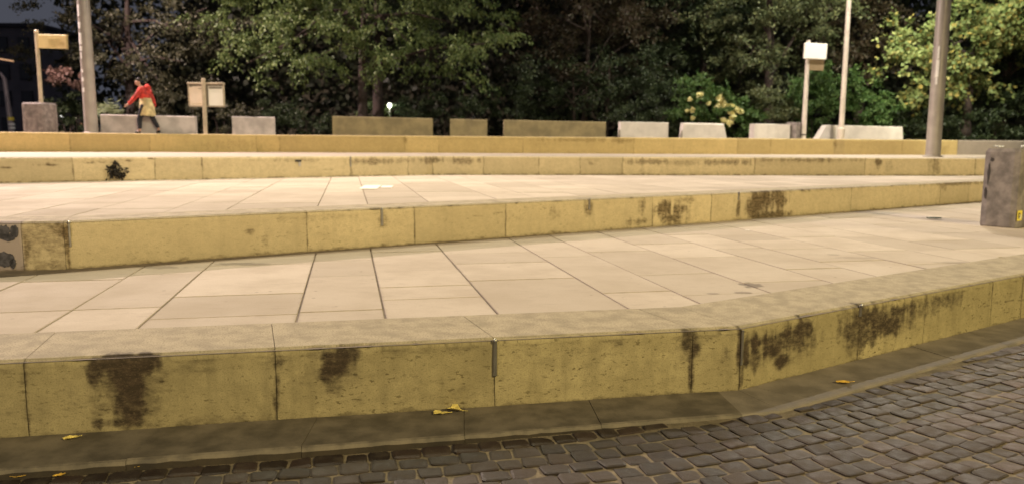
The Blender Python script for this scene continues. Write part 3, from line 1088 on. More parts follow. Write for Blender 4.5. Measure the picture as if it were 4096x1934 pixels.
def paving(name, label, z, front, back, jitter, box, use_known, cope):
    root = empty(name, (0, 0, 0), label, None, kind='structure')
    bed = MB()
    fp = [tuple(p) for p in front]
    bp = [tuple(p) for p in back]
    base = sheet('mortar_bed', fp + bp[::-1], z - .009, M['mortar'], '')
    del base['label'], base['kind']
    base.parent = root
    fP, fm, fsn = normals(front)
    bP, bm_, bsn = normals(back)
    r = random.Random(jitter)
    cnt = 0
    for ci, (u0, u1) in enumerate(zip(UC, UC[1:])):
        key = (round(u0, 2), round(u1, 2))
        if use_known and key in CROSS:
            vv = sorted(CROSS[key])
            cuts = list(vv)
        else:
            cuts = [r.uniform(3.6, 4.6)]
        while cuts[0] > 1.0:
            cuts.insert(0, cuts[0] - r.uniform(.55, 1.5))
        while cuts[-1] < 24:
            cuts.append(cuts[-1] + r.uniform(.55, 1.5))
        for v0, v1 in zip(cuts, cuts[1:]):
            gu, gv_ = (.0075, .0060) if use_known else (.0045, .0032)
            q = [(u0 + gu, v0 + gv_), (u1 - gu, v0 + gv_), (u1 - gu, v1 - gv_), (u0 + gu, v1 - gv_)]
            poly = [tuple(a * UX + b * VX) for a, b in q]
            for i in range(len(fsn)):
                if box(i, 'f'):
                    poly = clip_poly(poly, fP[i] + fsn[i] * (cope - .008), fsn[i])
                    if len(poly) < 3:
                        break
            if len(poly) >= 3:
                for i in range(len(bsn)):
                    if box(i, 'b'):
                        poly = clip_poly(poly, bP[i] + bsn[i] * .015, -bsn[i])
                        if len(poly) < 3:
                            break
            if len(poly) < 3 or area(poly) < .004:
                continue
            n = len(poly)
            cx, cy = sum(p[0] for p in poly) / n, sum(p[1] for p in poly) / n
            if math.hypot(cx, cy) > 40:
                continue
            dz = r.uniform(-.0018, .0018)
            tx, ty = r.uniform(-.0015, .0015), r.uniform(-.0015, .0015)
            c = .003
            vs, fs = [], []
            for (inset, zz) in ((0, -.03), (0, -.003), (c, 0), (.035, 0)):
                for p in poly:
                    dx, dy = cx - p[0], cy - p[1]
                    l = math.hypot(dx, dy) or 1
                    vs.append((p[0] + dx / l * inset * 1.4 - cx, p[1] + dy / l * inset * 1.4 - cy, zz + dz + tx * (p[0] - cx) + ty * (p[1] - cy)))
            for k in range(3):
                for i in range(n):
                    fs.append((k * n + i, k * n + (i + 1) % n, (k + 1) * n + (i + 1) % n, (k + 1) * n + i))
            fs.append(tuple(3 * n + i for i in range(n)))
            me = bpy.data.meshes.new('paving_slab')
            me.from_pydata(vs, [], fs)
            ea = me.attributes.new('edge', 'FLOAT', 'POINT')
            ea.data.foreach_set('value', [1.0] * (3 * n) + [0.0] * n)
            link('paving_slab', me, M['slab'], root, (cx, cy, z))
            cnt += 1
    return root


paving('terrace_floor', 'lower terrace of large pale paving slabs, behind the front wall', H1, W1, W2, 3, lambda i, s: i in (0, 1) if s == 'f' else i in (1, 2, 3), True, .67)
paving('terrace_floor', 'second terrace of pale paving slabs, bright at its left', H2, W2, W3, 5, lambda i, s: i in (0, 1, 2, 3) if s == 'f' else i in (0, 1, 2), False, .58)
sheet('terrace_floor', [tuple(w3.pt(q, .12)) for q in w3.S] + [(20, 31), (17.25, 30.1), (9.2, 27.7), (-2.5, 26.2), (-8.3, 25.2), (-14.7, 22.2), (-24, 17.8), (-24, 10)], H3 - .004, M['terrace'], 'narrow third terrace of plain paving below the top wall', thick=.3)
sheet('terrace_floor', [(-24.2, 17.9), (-14.8, 22.3), (-8.35, 25.3), (-2.5, 26.35), (9.15, 27.8), (17.2, 30.2), (30, 32.9), (32, 37), (14, 34), (4, 31.2), (-6, 30.5), (-18, 28), (-40, 24)], H4, M['t4'], 'top terrace of pale paving under the row of concrete blocks', thick=.3)
sheet('park_ground', [(-300, 24.4), (-40, 24), (-18, 28), (-6, 30.5), (4, 31.2), (14, 34), (32, 37), (30, 32.9), (300, 60), (300, 500), (-300, 500)], H4 - .02, M['park'], 'dark soil of the park behind the top terrace')

# ------------------------------------------------------------------ lamp masts
def lamp_head(root, z, mat_h, power, col, dx=0.0, dy=0.0, spot=170, r=.18):
    h = MB()
    h.lathe([(.30, .0), (.34, .03), (.30, .12), (.12, .2), (.05, .24)], 18)
    hd = h.build('lamp_head', mat_h, root, True, loc=(dx, dy, z))
    l = MB().lathe([(.26, -.012), (.27, .0), (.2, .004)], 18).build('lens', M['lens'], hd, True, loc=(0, 0, -.006))
    ld = bpy.data.lights.new('lamp_light', 'SPOT')
    ld.energy = power
    ld.color = col
    ld.shadow_soft_size = r
    ld.spot_size = math.radians(spot)
    ld.spot_blend = .35
    lo = bpy.data.objects.new('lamp_light', ld)
    COL.objects.link(lo)
    lo.parent = root
    lo.location = (dx, dy, z - .22)
    return hd


p = at(230, 329, 24.6)
mastL = empty('lamp_mast', (p.x, p.y, H4), 'thick grey lamp mast on the top terrace beside the square bin', 'lamp mast')
MB().tube([(0, 0, 0), (0, 0, 4.5), (0, 0, 12.6)], [.195, .18, .14], 28).build('pole', M['mast'], mastL, True)
MB().lathe([(.26, 0), (.26, .03), (.2, .05)], 20).build('base_flange', M['mast'], mastL, True)
lamp_head(mastL, 12.7, M['lamp_housing'], L_LEFT, C_LEFT, .1, -.45)

p = on(2342, 390.5, H3)
mastR = empty('lamp_mast', (12.55, 23.0, H3), 'thick grey lamp mast standing on the third terrace, in front of the large bright leaves', 'lamp mast')
MB().tube([(0, 0, 0), (0, 0, 4.5), (0, 0, 11.0)], [.205, .19, .15], 28).build('pole', M['mast'], mastR, True)
MB().lathe([(.28, 0), (.28, .03), (.21, .05)], 20).build('base_flange', M['mast'], mastR, True)
lamp_head(mastR, 11.1, M['lamp_housing'], L_RIGHT, C_RIGHT, -.3, .35)

p = at(2115, 347, 28.9)
thin = empty('lamp_mast', (p.x, p.y, H4), 'slim pale lamp mast in front of the long white block', 'lamp mast')
MB().tube([(0, 0, 0), (0, 0, 4.0), (0, 0, 9.0)], [.098, .088, .07], 18).build('pole', M['mast_light'], thin, True)
MB().lathe([(.13, 0), (.13, .4), (.10, .43)], 16).build('base_sleeve', M['mast_light'], thin, True)
lamp_head(thin, 9.1, M['lamp_housing'], L_SLIM, C_SLIM, 0, -.35, 172)

fill_mast = empty('lamp_mast', (-20.0, 26.4, H4), 'thick grey lamp mast farther left along the top terrace', 'lamp mast')  # added mast out of view, for light from the back left
MB().tube([(0, 0, 0), (0, 0, 4.5), (0, 0, 12.3)], [.195, .18, .14], 28).build('pole', M['mast'], fill_mast, True)
MB().lathe([(.26, 0), (.26, .03), (.2, .05)], 20).build('base_flange', M['mast'], fill_mast, True)
lamp_head(fill_mast, 12.4, M['lamp_housing'], L_FILL_FAR, C_FILL_FAR, .1, -.4, 170, .07)

fl_h = MB().box((0, 0, 0), (.34, .16, .28), bev=.03).build('floodlight', M['lamp_housing'], mastR, loc=(.22, .20, 8.6))  # added lamp, aimed to brighten the large leaved tree
fl_h.rotation_euler = (math.radians(-22), 0, math.radians(-28))
MB().box((0, .083, 0), (.28, .01, .22)).build('lens', M['lens'], fl_h)
ld = bpy.data.lights.new('lamp_light', 'SPOT')
ld.energy, ld.color, ld.shadow_soft_size, ld.spot_size, ld.spot_blend = L_FILL_TREE, C_FILL_TREE, .12, math.radians(75), .6
lo = bpy.data.objects.new('lamp_light', ld)
COL.objects.link(lo)
lo.parent = mastR
lo.location = (.30, .36, 8.55)
lo.rotation_euler = (Vector((19.0, 31.5, 6.0)) - Vector((12.85, 23.36, 9.87))).to_track_quat('-Z', 'Y').to_euler()

# highlights built as white plates on the left sides of the two thick masts
def strip(root, x, z0, z1, r, ang, w=.055):
    """curved plate on the pole between heights z0 and z1, centred at angle ang"""
    b = MB()
    k = 5
    vs = []
    for z in (z0, z1):
        for rr in (r, r + .006):
            for i in range(k):
                q = ang + (i / (k - 1) - .5) * w / r
                vs.append((rr * math.cos(q), rr * math.sin(q), z))
    fs = []
    for i in range(k - 1):
        fs += [(k + i, k + i + 1, 3 * k + i + 1, 3 * k + i), (2 * k + i, 2 * k + i + 1, 3 * k + i + 1, 3 * k + i), (i, i + 1, k + i + 1, k + i), (i, i + 1, 2 * k + i + 1, 2 * k + i)]
    fs += [(0, k, 3 * k, 2 * k), (k - 1, 2 * k - 1, 4 * k - 1, 3 * k - 1)]
    b.add(vs, fs)
    return b.build('shiny_strip', M['strip'], root)


for (y0, y1, w) in ((14, 43, .11), (58, 74, .10), (85, 114, .12), (118, 130, .11), (133, 150, .05), (176, 184, .07), (196, 206, .08), (222, 233, .09)):
    strip(mastL, 0, at(205, y1, 24.6).z - H4, at(205, y0, 24.6).z - H4, .189, math.radians(246), w)
for (y0, y1, w) in ((118, 150, .05), (152, 196, .085), (197, 214, .05)):
    strip(mastR, 0, at(2350, y1, 23).z - H3, at(2350, y0, 23).z - H3, .199, math.radians(228), w)

# added unseen fill lamps: two behind the viewer, one hung over the terraces
for (lx, ly, hz, pw, cl, lab) in ((8.95 - 17.0, -11.5, 10.3, L_REAR_FILL, C_REAR_FILL, 'street lamp with a curved arm on the pavement left of the viewpoint'), (16.95, -9.0, 12.8, L_REAR_FILL2, C_REAR_FILL2, 'tall yellow street lamp with a curved arm on the pavement right of the viewpoint')):
    stl = empty('street_lamp', (lx, ly, -.28), lab, 'street lamp', 'curved street lamps along the pavement')
    MB().tube([(0, 0, 0), (0, 0, 5), (0, 0, hz - .4), (-.3, -.3, hz), (-.9, -1.0, hz + .15)], [.11, .095, .07, .05, .045], 14).build('pole', M['mast'], stl, True)
    lamp_head(stl, hz, M['lamp_housing'], pw, cl, -.95, -1.05, 170, .1)
wa, wb, wm = Vector((-13.9, 24.6, 13.3)), Vector((16.95, -9.0, 9.5)), Vector((-3.5, 14.8, 9.95))
span = empty('hanging_lamp', (wm.x, wm.y, wm.z), 'lamp hung over the terraces on a wire from the left mast', 'lamp')  # added to brighten the middle terraces
MB().tube([wa - wm, (wa - wm) * .5 + Vector((0, 0, -.25)), (0, 0, 0), (wb - wm) * .5 + Vector((0, 0, -.3)), wb - wm], .012, 6).build('wire', M['black'], span)
lamp_head(span, -.3, M['lamp_housing'], L_FILL_SPAN, C_FILL_SPAN, 0, 0, 172, .2)

# ------------------------------------------------------------------ concrete blocks on the top terrace
def w4y(x):
    return float(np.interp(x, [q[0] for q in W4 + W4B[1:]], [q[1] for q in W4 + W4B[1:]]))


def block(x0, x1, yt0, yt1, back, mat, label, th=.42, slope_l=0.0, slope_r=0.0, rnd=.02):
    """low concrete block: front face x0..x1 on the photo, top edge yt0..yt1"""
    xm = (x0 + x1) / 2
    Y = 27.0
    for _ in range(4):
        Y = w4y(at(xm, 330, Y).x) + back
    a, b = at(x0, yt0, Y), at(x1, yt1, Y)
    ex = (w4y(b.x) - w4y(a.x)) / (b.x - a.x)
    root_c = (a + b) / 2
    L = b.x - a.x
    za, zb = a.z - H4, b.z - H4
    v = []
    hw = L / 2
    n = 14
    rows = []
    # cross section: front bottom, front top bevel, top, back bottom, extruded along the length
    for k in range(n + 1):
        t = k / n
        x = -hw + L * t
        h = za * (1 - t) + zb * t
        x_top = -hw + slope_l + (L - slope_l - slope_r) * t
        w = rng.uniform(-.004, .004)
        rows.append([(x, 0 + w, 0), (x + (x_top - x) * .9, .02 + w, h - rnd), (x_top, .02 + rnd, h + w), (x_top, th - rnd, h), (x_top, th, h - rnd), (x, th + .02, 0)])
    vs = [p for r_ in rows for p in r_]
    fs = [(k * 6 + j, k * 6 + (j + 1) % 6, (k + 1) * 6 + (j + 1) % 6, (k + 1) * 6 + j) for k in range(n) for j in range(6)]
    fs += [(5, 4, 3, 2, 1, 0), tuple(n * 6 + j for j in range(6))]
    mb = MB()
    mb.add(vs, fs)
    o = mb.build('concrete_block', mat, None, loc=(root_c.x, Y, H4))
    o.rotation_euler = (0, 0, math.atan(ex) * .6)
    return tag(o, label, 'concrete block', 'concrete blocks along the top terrace')


block(263, 483, 289, 292, 1.9, M['bench_grey'], 'greyish concrete block behind the walking person in red')
block(586, 688, 293.5, 294.5, 1.7, M['bench_grey'], 'short grey concrete block right of the two-panel notice board')
block(838, 1088, 292.5, 297.5, 1.2, M['bench'], 'long olive concrete block with pale smears, under the two tree trunks')
block(1132, 1226, 299.5, 301, 1.2, M['bench'], 'shortest olive concrete block, standing between two long ones')
block(1268, 1526, 302, 307, 1.2, M['bench'], 'long olive concrete block in front of the brown leaved tree')
block(1561, 1683, 306.5, 308.5, 1.1, M['bench_white'], 'pale concrete block left of the one under the flowering bush')
block(1717, 1831, 309, 311, 1.1, M['bench_white'], 'white concrete block with a sloped end under the yellow flowers', slope_l=.03, slope_r=.12, rnd=.05)
block(1896, 1992, 311.5, 313, 1.2, M['bench_white'], 'white concrete block with a brown streak beside the square bin')
block(2052, 2286, 315, 319, 1.1, M['bench_white'], 'long white concrete block behind the slim pale mast, its end sloped', slope_l=.34, slope_r=.05)

# ------------------------------------------------------------------ concrete bins
def bin_(loc, rz, s, h, label, side_mat=None):
    root = empty('concrete_bin', loc, label, 'litter bin', 'square concrete bins', rz)
    b = MB()
    prof = [(s / 2 - .01, 0.0), (s / 2, .02), (s / 2, h - .05), (s / 2 - .03, h), (s / 2 - .09, h), (s / 2 - .10, h - .22)]
    vs, fs = [], []
    n = 28
    for r_, z in prof:
        for k in range(n):
            w = 2 * math.pi * (k + .5) / n
            c, q = math.cos(w), math.sin(w)
            e = 9.0
            m = (abs(c) ** e + abs(q) ** e) ** (-1 / e)
            vs.append((r_ * m * c, r_ * m * q, z))
    for i in range(len(prof) - 1):
        for k in range(n):
            j = (k + 1) % n
            fs.append((i * n + k, i * n + j, (i + 1) * n + j, (i + 1) * n + k))
    fs.append(tuple((len(prof) - 1) * n + k for k in range(n)))
    b.add(vs, fs)
    b.build('body', M['bin_grey'], root)
    return root


# tall bin at the right
A, B = Vector((7.135, 11.565)), Vector((7.404, 11.189))
e = (A - B).normalized()
e2 = Vector((-e.y, e.x)) * -1
if e2.x < 0:
    e2 = -e2
S_ = .52
cb = B + e * S_ / 2 + e2 * S_ / 2
rzb = math.atan2(e2.y, e2.x)
binR = bin_((cb.x, cb.y, H1), rzb, S_, 1.165, 'tall square concrete bin with a yellow sticker at the end of the lower terrace')
# local frame: +x = e2 (right and away), +y = e (left and away); the seen faces are x=-S/2 (left face) and y=-S/2 (right face)
def patch(root, pts, mat, name, face, off=.003):
    me = bpy.data.meshes.new(name)
    n = len(pts)
    vs = []
    for o_ in (off, .0005):
        for a, z in pts:
            vs.append((-S_ / 2 - o_, a, z) if face == 'L' else (a, -S_ / 2 - o_, z))
    fs = [tuple(range(n)), tuple(reversed(range(n, 2 * n)))] + [(i, n + i, n + (i + 1) % n, (i + 1) % n) for i in range(n)]
    me.from_pydata(vs, [], fs)
    bm = bmesh.new(); bm.from_mesh(me); bmesh.ops.recalc_face_normals(bm, faces=bm.faces); bm.to_mesh(me); bm.free()
    return link(name, me, mat, root)


def rough_patch(cy, cz, ry, rz_, n=14, r=rng):
    return [(cy + ry * math.cos(2 * math.pi * k / n) * r.uniform(.7, 1.15), cz + rz_ * math.sin(2 * math.pi * k / n) * r.uniform(.7, 1.15)) for k in range(n)]


for (cy, cz, ry, rz_) in ((.165, .80, .020, .17), (.19, .50, .025, .09), (.13, 1.0, .030, .03)):
    patch(binR, rough_patch(cy, cz, ry, rz_), M['bin_graffiti'], 'sprayed_mark', 'L')
st_ = patch(binR, [(-.245, .11), (-.09, .11), (-.085, .24), (-.10, .262), (-.235, .262), (-.247, .245)], M['sticker'], 'sticker', 'R')
patch(st_, [(-.165, .135), (-.115, .135), (-.115, .20), (-.165, .205)], M['sticker_white'], 'pale_area', 'R', .0042)
for pts in ([(-.215, .145), (-.200, .145), (-.200, .225), (-.215, .225)], [(-.200, .212), (-.155, .212), (-.155, .225), (-.200, .225)], [(-.168, .182), (-.155, .182), (-.155, .212), (-.168, .212)],
            [(-.200, .170), (-.155, .170), (-.155, .182), (-.200, .182)], [(-.188, .145), (-.172, .145), (-.158, .170), (-.174, .170)]):
    patch(st_, pts, M['black'], 'printed_mark', 'R', .0054)


def crumple(name, loc, size, mat, label, cat, seed, flat=.45, n=7, rz=0.0, group=None):
    """a crumpled sheet: ragged folded grid with real folds"""
    r = random.Random(seed)
    vs, fs = [], []
    for i in range(n):
        for j in range(n):
            a, b = i / (n - 1) - .5, j / (n - 1) - .5
            k = 1 - .5 * (a * a + b * b)
            z = (abs(math.sin(a * 9 + seed)) * .35 + abs(math.sin(b * 7 + a * 5 + seed)) * .4 + r.uniform(0, .25)) * flat * size[1]
            vs.append((a * size[0] * k + r.uniform(-.04, .04) * size[0], b * size[1] * k + r.uniform(-.05, .05) * size[1], max(.002, z)))
    for i in range(n - 1):
        for j in range(n - 1):
            fs.append((i * n + j, (i + 1) * n + j, (i + 1) * n + j + 1, i * n + j + 1))
    me = bpy.data.meshes.new(name)
    me.from_pydata(vs, [], fs)
    o = link(name, me, mat, None, loc)
    o.rotation_euler = (0, 0, rz)
    so = o.modifiers.new('thickness', 'SOLIDIFY')
    so.thickness = .002
    return tag(o, label, cat, group)


q = Vector((cb.x, cb.y)) - e2 * .15 + e * .10
crumple('crumpled_film', (q.x, q.y, H1 + 1.165), (.17, .12), M['white_plastic'], 'crumpled white plastic film lying on the rim of the tall concrete bin', 'litter', 3, .45, rz=.4)
q = Vector((cb.x, cb.y)) + e2 * .16 - e * .13
crumple('plastic_cup_lid', (q.x, q.y, H1 + 1.165), (.16, .12), M['white_plastic'], 'white plastic scrap on the right corner of the tall bin', 'litter', 8, .5, rz=.9)

p = at(94, 331, 25.0)
binL = bin_((p.x, p.y + .2, H4), math.radians(-8), .74, .98, 'square brown concrete bin below the cream direction sign')
p = at(2001, 348, 29.0)
binM = bin_((p.x, p.y + .2, H4), math.radians(38), .48, .62, 'small dark concrete bin beside the white sign pole')

# ------------------------------------------------------------------ signs
p = at(109, 329, 26.2)
s1 = empty('direction_sign', (p.x, p.y, H4), 'cream direction sign board on a pole behind the square brown bin', 'sign')
hp = at(103, 78, 26.2).z - H4
MB().tube([(0, 0, 0), (0, 0, hp)], .06, 12).build('pole', M['sign_pole'], s1, True)
MB().lathe([(.066, 0), (.07, .02), (.07, .10), (.05, .12)], 12).build('pole_cap', M['sign_pole'], s1, True, loc=(0, 0, hp - .1))
a, b = at(92, 87, 26.0), at(170, 122, 26.0)
cx, cz = (a.x + b.x) / 2 - p.x, (a.z + b.z) / 2 - H4
bd = MB().box((0, 0, 0), (b.x - a.x, .10, a.z - b.z), bev=.012).build('board', M['sign_yellow'], s1, loc=(cx, -.13, cz))
bd.rotation_euler = (0, math.radians(1.8), math.radians(-6))
for k, (x0, x1, zz) in enumerate(((-.15, .30, .07), (-.15, .38, -.02), (-.12, .1, -.10))):
    MB().box(((x0 + x1) / 2, -.052, zz), (x1 - x0, .006, .022)).build('printed_line', M['print_soft'], bd)

p = at(517.5, 336, 26.4)
s2 = empty('notice_board', (p.x, p.y, H4), 'two-panel notice board on a central post, right panel bright white', 'notice board')
hp = at(516, 198, 26.4).z - H4
MB().box((0, 0, hp / 2), (.125, .07, hp), bev=.01).build('post', M['sign_pole'], s2)
a, b = at(471, 209, 26.4), at(563, 269, 26.4)
W_, Hh = b.x - a.x, a.z - b.z
cx, cz = (a.x + b.x) / 2 - p.x, (a.z + b.z) / 2 - H4
fr = MB()
fr.box((cx, .10, cz), (W_, .05, Hh))
fr.build('backing', M['print'], s2)
fr = MB()
fr.box((cx, .08, cz + Hh / 2 - .005), (W_ + .03, .16, .05), bev=.008)
fr.build('top_rail', M['sign_pole'], s2)
fr = MB()
fr.box((cx - W_ / 2 + .012, .08, cz - .01), (.028, .10, Hh - .06))
fr.box((cx + W_ / 2 - .012, .08, cz - .01), (.028, .10, Hh - .06))
fr.box((cx, .08, cz - Hh / 2 + .012), (W_ - .05, .10, .026))
fr.build('frame', M['sign_pole'], s2)
pw = W_ / 2 - .09
lp = MB().box((0, 0, 0), (pw, .012, Hh - .14)).build('left_panel', M['notice_cream'], s2, loc=(cx - W_ / 4 - .02, .066, cz - .035))
rp_ = MB().box((0, 0, 0), (pw - .02, .012, Hh - .14)).build('right_panel', M['notice_white'], s2, loc=(cx + W_ / 4 + .02, .064, cz - .035))
MB().box((.0, -.008, Hh / 2 - .12), (pw - .07, .004, .065)).build('header_strip', M['print'], rp_)
MB().box((.13, -.008, Hh / 2 - .145), (.13, .004, .022)).build('printed_line', M['print'], lp)
MB().box((.02, -.008, -Hh / 2 + .13), (pw - .1, .004, .012)).build('printed_line', M['print_soft'], lp)
MB().box((-.2, -.008, Hh / 2 - .085), (.14, .004, .018)).build('printed_line', M['print'], lp)

p = at(2021, 347, 29.0)
s3 = empty('direction_sign', (p.x, p.y, H4), 'white sign board with a smaller brown plate, on a pale pole by the bushes', 'sign')
hp = at(2028, 102, 29.0).z - H4
MB().tube([(0, 0, 0), (0, 0, hp)], [.095, .07], 14).build('pole', M['sign_pole_white'], s3, True)
MB().tube([(0, 0, .02), (0, 0, .06)], .104, 14).build('black_band', M['black'], s3, True, loc=(0, 0, .12))
a, b = at(2021.5, 110, 28.9), at(2078, 149, 28.9)
bd = MB().box((0, 0, 0), (b.x - a.x, .10, a.z - b.z), bev=.012).build('white_board', M['sign_white'], s3, loc=((a.x + b.x) / 2 - p.x, -.14, (a.z + b.z) / 2 - H4))
bd.rotation_euler = (0, math.radians(1.5), math.radians(5))
a, b = at(2035, 148, 29.0), at(2072, 178, 29.0)
bd = MB().box((0, 0, 0), (b.x - a.x, .06, a.z - b.z), bev=.008).build('brown_plate', M['sign_brown'], s3, loc=((a.x + b.x) / 2 - p.x, .0, (a.z + b.z) / 2 - H4))
bd.rotation_euler = (0, math.radians(1.5), math.radians(5))

# ------------------------------------------------------------------ person
def skin_obj(name, verts, edges, radii, mat, parent, sub=2, root=0):
    me = bpy.data.meshes.new(name)
    me.from_pydata([tuple(v) for v in verts], edges, [])
    o = link(name, me, mat, parent)
    md = o.modifiers.new('skin', 'SKIN')
    md.use_smooth_shade = True
    for i, r in enumerate(radii):
        sv = me.skin_vertices[0].data[i]
        sv.radius = r if isinstance(r, tuple) else (r, r)
        sv.use_root = i == root
    ss = o.modifiers.new('smooth', 'SUBSURF')
    ss.levels = ss.render_levels = sub
    return o


p = at(372, 338, 25.1)
per = empty('person', (p.x, p.y, H4 + .01), 'person walking left in a red hooded jacket, cream top and dark trousers', 'person')
# local frame: x right in the photo (the person walks towards -x), y away, z up
PV, PE, PR = [], [], []


def chain(pts, rad, start=None):
    prev = start
    ids = []
    for q_, r_ in zip(pts, rad):
        PV.append(q_)
        PR.append(r_)
        ids.append(len(PV) - 1)
        if prev is not None:
            PE.append((prev, ids[-1]))
        prev = ids[-1]
    return ids


pel = chain([(.02, 0, .93)], [.125])[0]
sp = chain([(0, 0, 1.08), (-.03, 0, 1.24), (-.07, 0, 1.40)], [.125, .14, .12], pel)
nk = chain([(-.15, 0, 1.50), (-.20, 0, 1.55)], [.055, .052], sp[-1])
hd = chain([(-.235, 0, 1.635), (-.25, 0, 1.72)], [(.092, .078), (.07, .068)], nk[-1])
chain([(-.335, 0, 1.615)], [.018], hd[0])
armL = chain([(-.08, -.19, 1.38), (-.22, -.24, 1.16), (-.40, -.22, .985), (-.48, -.22, .925), (-.53, -.22, .895)], [.06, .047, .036, .032, .026], sp[-1])
for k in range(4):
    chain([(-.575 - .006 * (1 - abs(k - 1.4)), -.245 + k * .018, .868 - .004 * k), (-.60, -.245 + k * .018, .845)], [.0085, .0075], armL[-1])
chain([(-.535, -.255, .915), (-.565, -.262, .90)], [.010, .008], armL[-2])
armR = chain([(-.04, .19, 1.38), (.08, .24, 1.14), (.13, .22, .92), (.14, .22, .86), (.145, .22, .82)], [.06, .047, .036, .032, .026], sp[-1])
for k in range(4):
    chain([(.150, .195 + k * .018, .775), (.140, .195 + k * .018, .742)], [.0085, .0075], armR[-1])
chain([(.115, .205, .82), (.098, .20, .79)], [.010, .008], armR[-2])
chain([(-.06, -.09, .88), (-.20, -.09, .47), (-.21, -.09, .09), (-.33, -.10, .045)], [.088, .058, .042, .034], pel)
chain([(.07, .09, .88), (.15, .09, .47), (.33, .09, .15), (.27, .10, .045)], [.088, .058, .042, .034], pel)
skin_obj('body', PV, PE, PR, M['skin'], per, 2, pel)
# trousers
skin_obj('trousers', [(.02, 0, .95), (-.06, -.09, .86), (-.13, -.09, .66), (-.20, -.09, .47), (-.205, -.09, .13), (.07, .09, .86), (.11, .09, .66), (.155, .09, .47), (.325, .09, .17)],
         [(0, 1), (1, 2), (2, 3), (3, 4), (0, 5), (5, 6), (6, 7), (7, 8)], [.15, .11, .095, .08, .066, .11, .095, .08, .066], M['navy'], per)
for (a, b, c) in (((-.17, -.09, .05), (-.27, -.10, .05), (-.36, -.10, .04)), ((.36, .09, .12), (.31, .10, .06), (.22, .10, .04))):
    skin_obj('shoe', [a, b, c], [(0, 1), (1, 2)], [.052, .05, .036], M['black'], per)
# cream top hanging below the jacket
top = MB()
rows = []
for (z, cx_, rx, ry) in ((1.18, -.02, .15, .14), (1.05, -.02, .19, .16), (.90, .0, .215, .18), (.74, .01, .24, .20), (.60, .01, .255, .21), (.57, .01, .24, .20)):
    rows.append([(cx_ + rx * math.cos(w) * (1 + .05 * math.sin(5 * w)), ry * math.sin(w) * (1 + .05 * math.sin(4 * w)), z + .012 * math.sin(3 * w)) for w in [2 * math.pi * k / 24 for k in range(24)]])
top.add([q_ for r_ in rows for q_ in r_], [(i * 24 + k, i * 24 + (k + 1) % 24, (i + 1) * 24 + (k + 1) % 24, (i + 1) * 24 + k) for i in range(5) for k in range(24)])
top.build('long_top', M['cream'], per, True)
skin_obj('jacket', [(-.01, 0, 1.06), (-.03, 0, 1.22), (-.06, 0, 1.38), (-.12, 0, 1.47), (-.08, -.18, 1.39), (-.22, -.25, 1.16), (-.40, -.23, .99), (-.475, -.225, .93), (-.03, .19, 1.39), (.10, .25, 1.14), (.15, .23, .92), (.155, .225, .87)],
         [(0, 1), (1, 2), (2, 3), (2, 4), (4, 5), (5, 6), (6, 7), (2, 8), (8, 9), (9, 10), (10, 11)], [(.175, .20), (.185, .20), (.17, .175), .085, .095, .075, .062, .052, .095, .075, .062, .052], M['red'], per)
skin_obj('hood', [(-.05, 0, 1.49), (.08, 0, 1.46), (.14, 0, 1.38)], [(0, 1), (1, 2)], [(.10, .13), (.11, .14), .07], M['red'], per)
skin_obj('hair', [(-.215, 0, 1.665), (-.20, 0, 1.73), (-.265, 0, 1.765)], [(0, 1), (1, 2)], [.076, .085, .066], M['hair'], per)
for sgn in (-1, 1):
    MB().lathe([(.003, -.03), (.016, -.012), (.018, .012), (.004, .032)], 8, sx=1, sy=.5).build('ear', M['skin'], per, True, loc=(-.228, sgn * .084, 1.64))
    MB().lathe([(.001, -.009), (.008, -.004), (.008, .004), (.001, .009)], 8).build('eye', M['hair'], per, True, loc=(-.312, sgn * .034, 1.655))
MB().box((-.316, 0, 1.582), (.016, .05, .012), bev=.003).build('mouth', M['red'], per)

# ------------------------------------------------------------------ vegetation
def leaf_quads(C, D, size, wid, droop=0.0, seed=0):
    """arrays of folded leaves: centres C, main directions D, lengths size"""
    g = np.random.default_rng(seed)
    n = len(C)
    D = D / np.linalg.norm(D, axis=1, keepdims=True)
    R_ = g.normal(size=(n, 3))
    S = np.cross(D, R_)
    S /= np.linalg.norm(S, axis=1, keepdims=True) + 1e-9
    L = (size * g.uniform(.6, 1.25, n))[:, None]
    Wd = L * wid
    a = C
    m = C + D * L * .5
    N = np.cross(D, S)
    fold = L * .10 * g.uniform(-1, 1, (n, 1))
    b = m + S * Wd * .5 + N * fold
    c = C + D * L
    d = m - S * Wd * .5 + N * fold
    V = np.stack([a, b, c, d], axis=1).reshape(-1, 3)
    Fq = np.arange(4 * n).reshape(-1, 4)
    return V, Fq


